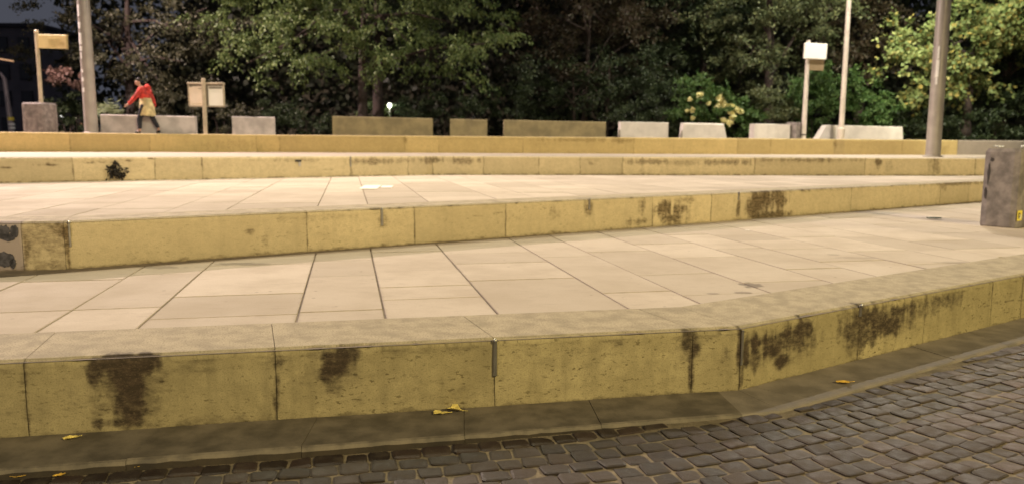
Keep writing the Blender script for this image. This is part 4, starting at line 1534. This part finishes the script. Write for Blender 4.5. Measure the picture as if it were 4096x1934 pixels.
def crown_points(clumps, ntw, nleaf, seed, twig=.5, droop=.3, spread=.06, shell=.45, spray=.5):
    """leaves along drooping twigs, the twigs gathered in flat sprays that fill ellipsoid clumps"""
    g = np.random.default_rng(seed)
    Cs, Ds = [], []
    vol = np.array([c[3] * c[4] * c[5] for c in clumps]) ** .75
    for c, w in zip(clumps, vol / vol.sum()):
        k = max(3, int(ntw * w))
        nsp = max(2, k // 9)
        d = g.normal(size=(nsp, 3))
        d /= np.linalg.norm(d, axis=1, keepdims=True)
        r = shell + (1 - shell) * g.uniform(0, 1, nsp) ** .6
        S0 = np.array(c[:3]) + d * r[:, None] * np.array(c[3:6])
        out = d * np.array([1, 1, .2]) + g.normal(size=(nsp, 3)) * np.array([.35, .35, .12])
        out /= np.linalg.norm(out, axis=1, keepdims=True)
        si = g.integers(0, nsp, k)
        al = g.uniform(-.2, 1, k)
        sz_ = spray * g.uniform(.6, 1.35, nsp)[si]
        P0 = S0[si] + out[si] * (al * sz_)[:, None] + g.normal(size=(k, 3)) * (sz_ * .30)[:, None] * np.array([1, 1, .35])
        P0[:, 2] -= droop * .5 * np.maximum(al, 0) ** 2 * sz_
        T = out[si] * .8 + g.normal(size=(k, 3)) * np.array([.5, .5, .25])
        T /= np.linalg.norm(T, axis=1, keepdims=True)
        t = g.uniform(0, 1, (k, nleaf))
        ln = twig * g.uniform(.5, 1.3, (k, 1))
        pos = P0[:, None] + T[:, None] * (t * ln)[:, :, None]
        pos[:, :, 2] -= droop * (t * ln) ** 1.6
        pos += g.normal(size=pos.shape) * spread
        dr = T[:, None] * .7 + g.normal(size=pos.shape) * .6
        dr[:, :, 2] -= droop * 1.2
        Cs.append(pos.reshape(-1, 3))
        Ds.append(dr.reshape(-1, 3))
    return np.concatenate(Cs), np.concatenate(Ds)


def leaves(name, parent, mat, C, D, size, wid=.55, seed=0, loc=None):
    V, Fq = leaf_quads(C, D, size, wid, seed=seed)
    return link(name, mesh_np(name, V, Fq), mat, parent, loc)


def tree(name, loc, label, cat, trunk, clumps, mat, ntw, nleaf, leaf, seed, group=None, droop=.3, twig=.6, trunk_r=.2, bark=None, spread=.07, shell=.45, limbs=True, wid=.55, spray=.55):
    """clumps are in world axes relative to loc"""
    root = empty(name, loc, label, cat, group)
    g = random.Random(seed)
    tb = MB()
    for (dx, dy, hgt, lean, r_) in trunk:
        pts, rad = [], []
        for k in range(7):
            t = k / 6
            pts.append((dx + lean * t * t + .06 * math.sin(3 * t + seed), dy + .05 * math.sin(4 * t), hgt * t - .05))
            rad.append(r_ * (1.25 - .95 * t if k else 1.5))
        tb.tube(pts, rad, 10)
        if limbs:
            for c in clumps[:10]:
                tt = g.uniform(.35, .8)
                s0 = Vector((dx + lean * tt * tt, dy, hgt * tt))
                e0 = Vector(c[:3])
                mid = (s0 + e0) / 2 + Vector((g.uniform(-.3, .3), g.uniform(-.3, .3), .3))
                tb.tube([s0, mid, e0], [r_ * .4, r_ * .25, r_ * .08], 6)
    if trunk:
        tb.build('trunk' if trunk_r > .1 else 'stem', bark or M['bark'], root, True)
    C, D = crown_points(clumps, ntw, nleaf, seed, twig, droop, spread, shell, spray)
    # nothing grows below ground
    ok = C[:, 2] > .05
    leaves('crown' if trunk_r > .1 else 'foliage', root, mat, C[ok], D[ok], leaf, wid, seed)
    return root


def clumps_px(lst, base, Y):
    """(px, py, rx_px, ry_px, dY) on the 2576 copy to ellipsoids relative to base"""
    out = []
    for (px, py, rx, ry, dY) in lst:
        q = at(px, py, Y + dY)
        m = (Y + dY) * K / F
        out.append((q.x - base[0], q.y - base[1], q.z - base[2], rx * m, (rx * m + ry * m) * .5, ry * m))
    return out


ZP = H4 - .02


def base_at(px, Y):
    q = at(px, 330, Y)
    return (q.x, Y, ZP)


# dusky tree at the left
b0 = base_at(330, 37)
tree('dusky_tree', b0, 'dusky brownish green tree behind the left mast', 'tree', [(0, 0, 7.5, .3, .22)],
     clumps_px([(200, 60, 130, 60, 0), (330, 20, 140, 70, 1), (450, 80, 120, 70, -.5), (330, 120, 130, 60, -1), (150, 150, 90, 50, 1), (480, 160, 110, 60, 0), (260, 200, 110, 50, .5), (420, 230, 120, 50, 0), (130, 30, 60, 40, 1), (520, 20, 90, 60, 0), (200, -80, 150, 70, 1), (420, -90, 160, 70, 0)], b0, 37),
     M['lf_grey'], 1300, 17, .15, 21, 'park trees', .25, .7, .22)
# broad tree with drooping sprays in the middle
b0 = base_at(915, 33.5)
tree('spreading_tree', b0, 'broad green tree with drooping lit sprays and a reddish trunk, above the long olive block', 'tree', [(0, 0, 6.8, .2, .20)],
     clumps_px([(640, 60, 110, 70, 0), (700, 130, 90, 50, -1.2), (800, 50, 120, 70, -1), (880, 120, 100, 50, -2), (960, 40, 120, 70, -.5), (1030, 110, 110, 50, -1.5), (1150, 60, 120, 60, 0), (1220, 110, 80, 36, -1), (620, 160, 60, 30, -.5), (760, 170, 70, 30, -1.5), (1100, 160, 90, 30, -1), (900, -60, 260, 80, 0), (650, -60, 150, 70, 0), (1150, -60, 150, 70, 0), (570, 110, 50, 40, 0)], b0, 33.5),
     M['lf_lime'], 1500, 20, .14, 22, 'park trees', .75, .7, .2, spread=.05, shell=.35, spray=.75)
# second trunk just right of it
b0 = base_at(955, 36)
tree('slender_tree', b0, 'dark slender tree behind the broad green tree, its black trunk beside the bright lamp', 'tree', [(0, 0, 7.5, -.1, .24)],
     clumps_px([(955, 60, 90, 70, 1), (900, 10, 90, 60, 1.5), (1030, 20, 90, 70, 1)], b0, 36), M['lf_dark'], 420, 14, .17, 23, 'park trees', .3, .7, .24)
# brown leaved tree
b0 = base_at(1472, 35)
tree('brown_tree', b0, 'brown red leaved tree in the middle of the park, behind the long olive block', 'tree', [(0, 0, 7.0, .1, .13)],
     clumps_px([(1430, 30, 100, 60, 0), (1520, 60, 110, 70, -.6), (1600, 100, 80, 60, 0), (1400, 110, 90, 50, 0), (1500, 140, 110, 50, -.5), (1590, 30, 100, 60, .5), (1350, 50, 60, 50, .5), (1480, -60, 180, 80, 0)], b0, 35),
     M['lf_brown'], 950, 17, .14, 24, 'park trees', .35, .7, .13)
b0 = base_at(1500, 34)
tree('dark_understory_tree', b0, 'low dark green tree under the brown leaved tree', 'tree', [(.4, 0, 3.2, .1, .10), (-1.0, .2, 2.8, -.1, .08)],
     clumps_px([(1400, 190, 90, 30, 0), (1540, 190, 100, 34, -.4), (1620, 230, 80, 40, 0), (1330, 230, 70, 40, .5), (1640, 170, 60, 40, 0), (1450, 270, 120, 34, .8), (1600, 290, 80, 30, 0)], b0, 34),
     M['lf_dark'], 900, 15, .13, 25, 'park trees', .3, .55, .12)
b0 = base_at(1760, 36)
tree('dark_tree', b0, 'dark green tree left of the white sign, above the yellow flowers', 'tree', [(0, 0, 7, .2, .2)],
     clumps_px([(1720, 40, 90, 70, 0), (1800, 110, 80, 60, 0), (1700, 140, 60, 50, .5), (1770, 190, 90, 40, .8), (1690, 220, 60, 40, 1), (1750, -50, 140, 80, 0)], b0, 36),
     M['lf_dark'], 900, 16, .16, 26, 'park trees', .3, .7, .2)
b0 = base_at(1930, 34)
tree('olive_tree', b0, 'olive green tree between the white sign board and the slim pale mast', 'tree', [(0, 0, 7, -.2, .2)],
     clumps_px([(1880, 40, 110, 60, 0), (1960, 100, 100, 60, -.5), (1870, 120, 80, 50, .3), (1940, 180, 100, 40, 0), (2030, 30, 90, 60, 0), (1830, 80, 70, 50, .5), (1860, 190, 60, 30, .3), (1930, -60, 170, 80, 0)], b0, 34),
     M['lf_olive'], 1000, 18, .14, 27, 'park trees', .3, .7, .2)
b0 = base_at(2160, 35.5)
tree('brownish_tree', b0, 'brownish olive tree behind the slim pale mast', 'tree', [(0, 0, 7, 0, .2)],
     clumps_px([(2120, 40, 90, 60, 0), (2190, 80, 90, 60, 0), (2090, 120, 80, 50, 0), (2180, 150, 80, 40, 0), (2210, 20, 50, 40, .5), (2120, -60, 120, 70, 0)], b0, 35.5),
     M['lf_brown'], 900, 17, .16, 28, 'park trees', .25, .7, .2)
# large bright leaves at the right
b0 = base_at(2430, 31.5)
tree('large_leaved_tree', b0, 'brightly lit tree with large pale green leaves behind the right mast', 'tree', [(.4, .6, 5.5, .3, .16)],
     clumps_px([(2330, 70, 60, 34, -.6), (2290, 130, 50, 26, -.8), (2350, 130, 60, 34, -.6), (2260, 178, 46, 20, -1.0), (2330, 190, 60, 26, -.6), (2430, 60, 80, 50, -.3), (2450, 130, 80, 40, -.4), (2520, 30, 80, 50, 0), (2400, 190, 60, 30, 0), (2440, 220, 60, 22, 0), (2520, 110, 60, 40, .5), (2540, -40, 120, 60, 0), (2400, 20, 50, 30, 0), (2600, 60, 80, 70, 1), (2380, 100, 50, 40, 0), (2490, 70, 60, 50, .3), (2560, 60, 50, 50, 0), (2300, 60, 40, 24, -.4), (2380, 230, 40, 18, 0), (2480, 180, 50, 30, .4)], b0, 31.5),
     M['lf_bright'], 880, 13, .18, 29, 'park trees', .45, .5, .2, spread=.07, shell=.2, wid=.8, spray=.7)
b0 = base_at(2520, 34)
tree('dark_leafy_tree', b0, 'dark leafy tree at the right end behind the grey wall', 'tree', [(0, 0, 6, .2, .2)],
     clumps_px([(2480, 170, 90, 60, 0), (2560, 200, 80, 60, 0), (2430, 260, 80, 40, 0), (2530, 280, 100, 50, 0), (2620, 150, 80, 80, 0), (2350, 270, 80, 40, .5), (2600, 260, 80, 60, 0)], b0, 34),
     M['lf_dark'], 900, 14, .2, 30, 'park trees', .3, .6, .2)


def shrub(px, Y, label, lst, mat, ntw, leaf, seed, name='shrub', cat='shrub', nleaf=14, twig=.3, droop=.15, wid=.55, group=None):
    b_ = base_at(px, Y)
    return tree(name, b_, label, cat, [(0, 0, 1.0, .1, .03), (.2, .1, .9, .2, .025), (-.2, 0, .9, -.2, .025)], clumps_px(lst, b_, Y), mat, ntw, nleaf, leaf, seed, group, droop, twig, .05, limbs=False, shell=.35, wid=wid, spread=.04, spray=.22)


fl = shrub(1780, 31.2, 'green bush with large pale yellow flower heads behind the white blocks', [(1750, 225, 46, 30, 0), (1800, 265, 60, 40, 0), (1850, 300, 60, 36, 0), (1730, 290, 40, 40, 0), (1730, 205, 24, 16, 0)], M['lf_shrub'], 700, .12, 41, 'flowering_bush', 'bush')
for (x, y, r_) in ((930, 300, 70), (750, 360, 40), (1320, 350, 80), (1095, 440, 40), (1290, 490, 62), (1390, 470, 60), (1510, 510, 66), (1510, 590, 64), (1610, 555, 60), (1690, 590, 55), (1555, 690, 62), (795, 560, 48), (690, 580, 34), (800, 715, 40), (1375, 755, 46), (1490, 800, 60)):
    q = at((2600 + .2139 * x) / K, (320 + .2139 * y) / K, 30.65)
    rad = r_ * .2139 * 30.65 / F * 1.1
    g = np.random.default_rng(int(x + y))
    d = g.normal(size=(90, 3))
    d /= np.linalg.norm(d, axis=1, keepdims=True)
    C = d * rad * .75 * np.array([1, 1, .85])
    T = np.cross(d, g.normal(size=(90, 3))) + d * .35
    leaves('flower_head', fl, M['petal'], C - T * .3 * rad, T, rad * .75, .9, int(x), loc=(q.x - fl.location.x, q.y - fl.location.y, q.z - fl.location.z))

shrub(2060, 30.6, 'dense green bush spilling over the end of the long white block', [(2040, 250, 40, 40, .5), (2052, 296, 26, 36, .4), (2030, 210, 34, 30, .4), (2080, 200, 40, 40, .8), (2044, 334, 18, 16, .1)], M['lf_shrub'], 620, .12, 42, name='bush', cat='bush')
shrub(2170, 31.4, 'green bush right of the slim pale mast', [(2150, 220, 50, 34, 0), (2200, 250, 50, 40, 0), (2160, 290, 60, 40, 0), (2240, 300, 50, 40, .4)], M['lf_shrub'], 560, .12, 43, name='bush', cat='bush')
shrub(1960, 31.0, 'ochre tinted bush between the flower heads and the white sign', [(1945, 260, 34, 36, 0), (1970, 300, 40, 40, 0), (1925, 240, 18, 26, 0)], M['lf_olive'], 330, .11, 44, name='bush', cat='bush')
shrub(2400, 31.5, 'dark bush at the foot of the large leaved tree', [(2330, 310, 60, 34, 0), (2420, 320, 70, 36, 0), (2500, 320, 70, 36, 0), (2270, 320, 40, 24, 0)], M['lf_dark'], 520, .13, 45, name='bush', cat='bush')
shrub(770, 32, 'low dark shrub between the short grey block and the long olive block', [(720, 300, 50, 30, 0), (790, 310, 50, 26, 0), (700, 260, 40, 26, .5)], M['lf_dark'], 330, .10, 46)
shrub(1120, 33, 'dark shrub in the gap beside the shortest olive block', [(1080, 270, 60, 40, 0), (1160, 280, 60, 40, 0), (1240, 270, 60, 40, 0)], M['lf_dark'], 330, .11, 47)
shrub(1660, 31.6, 'dark shrub left of the flowering bush', [(1640, 290, 44, 36, 0), (1690, 300, 40, 40, 0), (1590, 300, 40, 28, 0)], M['lf_dark'], 360, .11, 48)
shrub(560, 33, 'dark shrub behind the two-panel notice board', [(450, 280, 70, 40, 0), (540, 290, 70, 40, 0), (620, 280, 60, 36, 0), (400, 250, 60, 40, .5)], M['lf_grey'], 420, .11, 49)
shrub(195, 33, 'dark green shrub between the square bin and the left mast', [(180, 270, 36, 40, 0), (205, 290, 30, 40, 0), (150, 290, 26, 36, 0)], M['lf_dark'], 280, .11, 50)
shrub(172, 32.5, 'pinkish leaved shrub left of the thick left mast', [(172, 200, 22, 14, 0), (182, 190, 14, 16, 0), (158, 190, 10, 20, 0)], M['lf_pink'], 70, .16, 51)
# pale tuft beside the mast
b_ = base_at(272, 28.2)
g = np.random.default_rng(5)
D = g.normal(size=(220, 3)) * np.array([1, .6, .15]) + np.array([.25, 0, .12])
C = g.normal(size=(220, 3)) * np.array([.22, .12, .12])
q = at(268, 279, 28.2)
tuft = empty('grass_tuft', b_, 'pale grassy tuft behind the greyish block by the left mast', 'plant')
leaves('blades', tuft, M['lf_pale'], C, D, .32, .10, 3, loc=(q.x - b_[0], q.y - b_[1], q.z - b_[2]))
MB().tube([(0, 0, 0), (0, 0, q.z - b_[2])], [.05, .03], 8).build('stem', M['bark'], tuft)

# the far wood behind everything
g = np.random.default_rng(77)
nw = 62000
x = g.uniform(-1, 1, nw)
C = np.stack([g.uniform(-25.5, 60, nw), 43 + g.uniform(0, 6, nw), g.uniform(0, 1, nw) ** .8], axis=1)
topz = 16.0 + 3.0 * (vnoise(C[:, 0] * .35, C[:, 0] * 0, 3) - .5) + 2.2 * (vnoise(C[:, 0] * 1.3, C[:, 0] * 0, 9) - .5)
topz *= sstep(-26.5, -23.5, C[:, 0])
gap = np.exp(-((C[:, 0] - 24.6) / 1.3) ** 2)
C[:, 2] = C[:, 2] * (topz - 7.2 * gap)
wood = leaves('far_wood', None, M['lf_wood'], C, g.normal(size=(nw, 3)), .42, .7, 5, loc=(0, 0, ZP))
tag(wood, 'dark mass of trees closing the park behind the nearer ones', kind='stuff')

bank = MB()  # added bank, blocks the sky behind gaps in the trees
nb = 100
vs_b = []
for i in range(nb + 1):
    x = -31 + 100 * i / nb
    h_ = (13.5 + 1.2 * math.sin(x * .31) + .8 * math.sin(x * .83 + 1)) * float(sstep(-29, -20, x)) * (1 - .62 * math.exp(-((x - 30.0) / 2.4) ** 2)) + .5
    vs_b += [(x, 50, ZP - .3), (x, 52, ZP + h_ * .6), (x, 56, ZP + h_), (x, 75, ZP + h_ * .8), (x, 90, ZP - .3)]
bank.add(vs_b, [(i * 5 + j, i * 5 + j + 1, (i + 1) * 5 + j + 1, (i + 1) * 5 + j) for i in range(nb) for j in range(4)])
tag(bank.build('hill', M['park']), 'dark planted bank rising behind the park trees', kind='structure')

# lit lamp deep in the park and the leaves beside it
p = at(980, 266, 39)
pk = empty('park_lamp', (p.x, p.y, ZP), 'lit white globe lamp on a short post deep in the park', 'lamp')
hh = p.z - ZP
MB().tube([(0, 0, 0), (0, 0, hh - .09)], [.07, .05], 10).build('post', M['grey_post'], pk, True)
MB().lathe([(.01, -.11), (.08, -.09), (.115, 0), (.08, .09), (.01, .12)], 16).build('globe', M['globe'], pk, True, loc=(0, 0, hh))
MB().lathe([(.09, 0), (.10, .02), (.06, .05), (.01, .07)], 14).build('cap', M['lamp_housing'], pk, True, loc=(0, 0, hh + .10))
ld = bpy.data.lights.new('lamp_light', 'POINT')
ld.energy, ld.color, ld.shadow_soft_size = 55, (.95, 1, .75), .17
lo = bpy.data.objects.new('lamp_light', ld)
COL.objects.link(lo)
lo.parent = pk
lo.location = (0, -.3, hh)
b_ = base_at(935, 38)
sh = shrub(935, 38, 'small lime green shrub lit by the park lamp', [(935, 285, 14, 16, 0), (905, 280, 10, 12, .2), (975, 285, 12, 8, .2), (937, 262, 5, 8, .2)], M['lf_lime'], 60, .12, 52)
shrub(1010, 39, 'grey green shrub right of the lit park lamp', [(1010, 275, 26, 22, .4), (1040, 285, 20, 18, .4)], M['lf_dark'], 90, .12, 53)

# ------------------------------------------------------------------ far left: building, street lamp, vehicles
bl_ = empty('apartment_building', (-62, 86, ZP), 'dark apartment building far away at the left edge', 'building')
bw, bh = 20.0, 12.2
MB().box((0, 5, bh / 2), (bw, 10, bh)).build('wall', M['building'], bl_)
MB().box((0, 5, bh + .2), (bw + .6, 10.6, .4)).build('roof', M['roof'], bl_)
for r_ in range(4):
    for c in range(8):
        x = -bw / 2 + 1.5 + c * 2.4
        z = 1.6 + r_ * 2.9
        w = MB().box((0, 0, 0), (1.3, .16, 1.7)).build('window', M['roof'], bl_, loc=(x, -.03, z))
        MB().box((0, -.085, 0), (1.1, .03, 1.5)).build('pane', M['window_dark'], w)
p = at(30, 332, 46)
sl = empty('street_lamp', (p.x, p.y, ZP), 'grey street lamp with reflective bands at the far left', 'street lamp')
zt = at(22, 186, 46).z - ZP
MB().tube([(0, 0, 0), (-.1, 0, zt * .5), (-.2, 0, zt - .3), (-.4, 0, zt), (-.9, 0, zt + .05)], [.16, .14, .11, .10, .08], 12).build('pole', M['grey_post'], sl, True)
MB().box((-1.1, 0, zt + .05), (.6, .25, .12), bev=.03).build('lamp_head', M['grey_post'], sl)
for k, (z, m_) in enumerate(((.25, 'white_plastic'), (.5, 'white_plastic'), (.72, 'white_plastic'), (1.0, 'sticker'))):
    MB().tube([(0, 0, z), (0, 0, z + (.12 if k < 3 else .2))], .175, 12).build('reflective_band', M[m_], sl, True)
p = at(20, 152, 70)
ne = tag(MB().tube([(-.9, 0, .15), (0, 0, 0), (.5, 0, -.08)], .06, 8).build('lit_tube', M['neon'], None, True, loc=tuple(p)), 'orange lit tube on the dark facade at the far left', 'lamp')
pw_ = p


def car(loc, rz, label):
    r0 = empty('parked_car', loc, label, 'car', None, rz)
    prof = [(-2.1, .35), (-2.1, .75), (-1.85, .88), (-1.25, .95), (-.75, 1.38), (.75, 1.42), (1.45, .98), (2.0, .85), (2.1, .6), (2.1, .35)]
    vs, fs = [], []
    for sgn, inset in ((-1, 0), (1, 0)):
        for (x, z) in prof:
            vs.append((x, sgn * (.85 - (.16 if z > 1.0 else 0)), z))
    n = len(prof)
    for k in range(n):
        fs.append((k, (k + 1) % n, n + (k + 1) % n, n + k))
    fs += [tuple(range(n)), tuple(reversed(range(n, 2 * n)))]
    m_ = MB()
    m_.add(vs, fs)
    m_.build('body', M['car_white'], r0)
    for sgn in (-1, 1):
        MB().box((.05, sgn * .775, 1.14), (1.5, .03, .30)).build('side_window', M['car_glass'], r0)
        MB().box((-2.09, sgn * .6, .68), (.06, .34, .15), bev=.02).build('headlight', M['headlight'], r0)
        MB().box((2.08, sgn * .65, .72), (.06, .26, .14), bev=.02).build('tail_light', M['tail'], r0)
        for x in (-1.3, 1.3):
            w = MB().tube([(x, sgn * .68, .33), (x, sgn * .88, .33)], .33, 18).build('wheel', M['tyre'], r0, True)
            MB().tube([(x, sgn * .87, .33), (x, sgn * .895, .33)], .2, 14).build('rim', M['metal'], w, True)
    MB().box((-1.02, 0, 1.16), (.05, 1.2, .34)).build('windscreen', M['car_glass'], r0)
    return r0


p = at(184, 332, 47)
car((p.x, p.y, ZP - .3), math.radians(24), 'pale car with its headlights on, left of the thick mast')

p = at(240, 332, 27)
p = at(238, 334, 33)
sc_root = empty('motor_scooter', (at(243, 333, 36).x - .9, 36, ZP), 'dark motor scooter with a salmon side panel beside the square brown bin', 'scooter', None, math.radians(35))
for x in (-.62, .62):
    w = MB().tube([(x, -.06, .25), (x, .06, .25)], .25, 18).build('wheel', M['tyre'], sc_root, True)
    MB().tube([(x, -.065, .25), (x, .065, .25)], .12, 12).build('rim', M['metal'], w, True)
b = MB()
b.tube([(.75, 0, .50), (.3, 0, .48), (-.05, 0, .32), (-.35, 0, .34), (-.5, 0, .75), (-.48, 0, .98)], [.13, .17, .12, .10, .12, .06], 12)
b.build('body', M['scooter'], sc_root, True)
MB().box((.38, 0, .70), (.72, .26, .10), bev=.04).build('seat', M['black'], sc_root)
MB().box((.42, -.17, .50), (.6, .03, .24), bev=.01).build('side_panel', M['scooter_pink'], sc_root)
MB().tube([(-.47, -.34, 1.02), (-.5, 0, 1.0), (-.47, .34, 1.02)], .022, 8).build('handlebar', M['black'], sc_root, True)
MB().lathe([(.02, -.06), (.09, -.04), (.09, .03), (.03, .05)], 12).build('headlight', M['headlight'], sc_root, True, loc=(-.56, 0, .90))

# ------------------------------------------------------------------ small things lying about
def leaf_obj(px, py, z, size, mat, label, seed, rz=0.0, curl=.35):
    r = random.Random(seed)
    q = on(px, py, z)
    n = 12
    vs = [(0, 0, .004)]
    for k in range(n):
        w = 2 * math.pi * k / n
        rr = size * (.5 + .12 * math.sin(3 * w + seed) + r.uniform(-.05, .05))
        x, y = rr * math.cos(w) * 1.25, rr * math.sin(w) * .75
        vs.append((x, y, .004 + curl * size * (abs(y) / size) ** 1.3 + r.uniform(0, .10) * size))
    tip = size * 1.05
    vs += [(tip, .004, .01), (tip, -.004, .01), (size * .5, -.004, .006), (size * .5, .004, .006)]
    fs = [(0, 1 + k, 1 + (k + 1) % n) for k in range(n)] + [(n + 1, n + 2, n + 3, n + 4)]
    me = bpy.data.meshes.new('fallen_leaf')
    me.from_pydata(vs, [], fs)
    o = link('fallen_leaf', me, mat, None, (q.x, q.y, z))
    o.rotation_euler = (0, 0, rz)
    so = o.modifiers.new('thickness', 'SOLIDIFY')
    so.thickness = .0015
    return tag(o, label, 'leaf', 'fallen yellow leaves')


zs = -.046
leaf_obj(177, 1103, .004, .055, M['leaf_pale'], 'rounded yellow leaf alone on the kerb at the left, against the wall foot', 1, .6, .6)
leaf_obj(321, 1174, zs, .042, M['leaf_yellow'], 'left leaf of the yellow pair lying on the cobbles below the kerb', 2, .3)
leaf_obj(335, 1172, zs, .045, M['leaf_yellow'], 'right leaf of the yellow pair lying on the cobbles below the kerb', 3, -.5)
leaf_obj(41, 1199, zs, .045, M['leaf_yellow'], 'orange yellow leaf nearest the left corner, at the kerb foot', 4, .1)
leaf_obj(146, 1196, zs, .032, M['leaf_yellow'], 'small orange leaf between the corner leaf and the yellow pair', 5, .4)
leaf_obj(581, 1147, zs, .040, M['leaf_yellow'], 'orange leaf at the kerb foot, left of two', 6, .2)
leaf_obj(688, 1143, zs, .042, M['leaf_brown'], 'thin brown yellow leaf at the kerb foot, below the drip stained joint', 7, .25)
leaf_obj(1106, 1040, .004, .072, M['leaf_pale'], 'flat pale yellow leaf on the kerb, left of the two by the wall joint', 8, .1)
leaf_obj(1143, 1031, .004, .085, M['leaf_pale'], 'curled pale yellow leaf against the wall foot by the metal strip', 9, -.4, .7)
leaf_obj(1321, 1090, zs, .055, M['leaf_yellow'], 'yellow leaf at the kerb foot, alone right of the metal strip', 10, .2)
leaf_obj(990, 1117, zs, .045, M['leaf_brown'], 'brown leaf scrap in the gutter below a kerb joint', 11, -.6)
leaf_obj(2122, 962, .004, .075, M['leaf_yellow'], 'yellow leaf on the right hand kerb, beyond the wall corner', 12, .1, .2)

# paper scraps and litter
q = on(932, 470.5, H2 + .006)
sheet_o = MB().box((0, 0, .004), (.30, 1.15, .006), bev=.002).build('flat_carton', M['paper'], None, loc=(q.x, q.y, H2 + .002))  # floor glint built as a flat white sheet
sheet_o.rotation_euler = (0, 0, .10)
MB().box((.27, .15, .003), (.20, .70, .004), bev=.001).build('flap', M['paper'], sheet_o)
tag(sheet_o, 'flattened white carton lying on the second terrace', 'litter')
q = on(1200, 438, H2)
crumple('crumpled_wrapper', (q.x, q.y - .1, H2), (.42, .14), M['white_plastic'], 'crumpled pale wrapper at the foot of the third wall', 'litter', 5, .5)
q = on(1880, 580.5, H1)
crumple('paper_scrap', (q.x, q.y, H1 + .002), (.08, .06), M['paper'], 'tiny white paper scrap on the lower terrace below the dark wall stain', 'litter', 6, .2, 4)
q = on(2350, 552, H1)
crumple('green_film', (q.x, q.y, H1), (.27, .13), M['green_film'], 'crumpled dark green film lying on the lower terrace near the tall bin', 'litter', 9, .35)
q = on(2385, 386, H3)
crumple('white_scrap', (12.95, 21.7, H3), (.25, .1), M['white_plastic'], 'white scrap on the third terrace just right of the thick mast', 'litter', 10, .3)
crumple('white_scrap', (14.3, 22.5, H3), (.25, .1), M['white_plastic'], 'white scrap on the third terrace well right of the thick mast', 'litter', 12, .3)

# black withered weed hanging from the crack in the third wall
h = w3.hit(462, 668)
q = w3.pt(h[0], -.02)
g = np.random.default_rng(3)
wd = empty('withered_weed', (q[0], q[1], h[1]), 'black withered weed hanging from the crack in the third wall', 'plant', None, w3.frame(h[0]))
m_ = h[3]
Cx, Dx = [], []
for (x0, z0, x1, z1, k, sprd) in ((0, 26, 0, 8, 14, 1.8), (0, 10, -30, -12, 26, 3.0), (0, 10, 40, -20, 34, 3.0), (0, 6, -18, -36, 46, 6), (0, 6, 12, -40, 60, 7), (14, -20, 20, -36, 30, 5), (-10, -14, -16, -36, 26, 5)):
    t = g.uniform(0, 1, k)
    P_ = np.stack([x0 + (x1 - x0) * t, np.zeros(k), z0 + (z1 - z0) * t], axis=1) + g.normal(size=(k, 3)) * np.array([sprd, sprd * .6, sprd])
    Cx.append(P_ * m_)
    d = np.array([x1 - x0, 0, z1 - z0], float)
    Dx.append(d / np.linalg.norm(d) + g.normal(size=(k, 3)) * .6)
Cx, Dx = np.concatenate(Cx), np.concatenate(Dx)
Cx[:, 1] = -np.abs(Cx[:, 1]) - .005
leaves('dead_leaves', wd, M['weed'], Cx, Dx, .07, .5, 8)
MB().tube([(0, 0, 26 * m_), (0, -.02, 8 * m_), (0, -.03, -20 * m_)], [.014, .012, .006], 6).build('stem', M['weed'], wd)

# square dark label and pale remnant glued on the third wall
h = w3.hit(1193, 644)
q = w3.pt(h[0], -.006)
lb = empty('wall_label', (q[0], q[1], h[1]), 'small dark label with a grey remnant stuck on the third wall', 'sticker', None, w3.frame(h[0]))
MB().box((0, 0, 0), (.14, .008, .045)).build('dark_label', M['black'], lb)
MB().box((.03, .0, -.07), (.055, .006, .09)).build('grey_remnant', M['bench_grey'], lb)
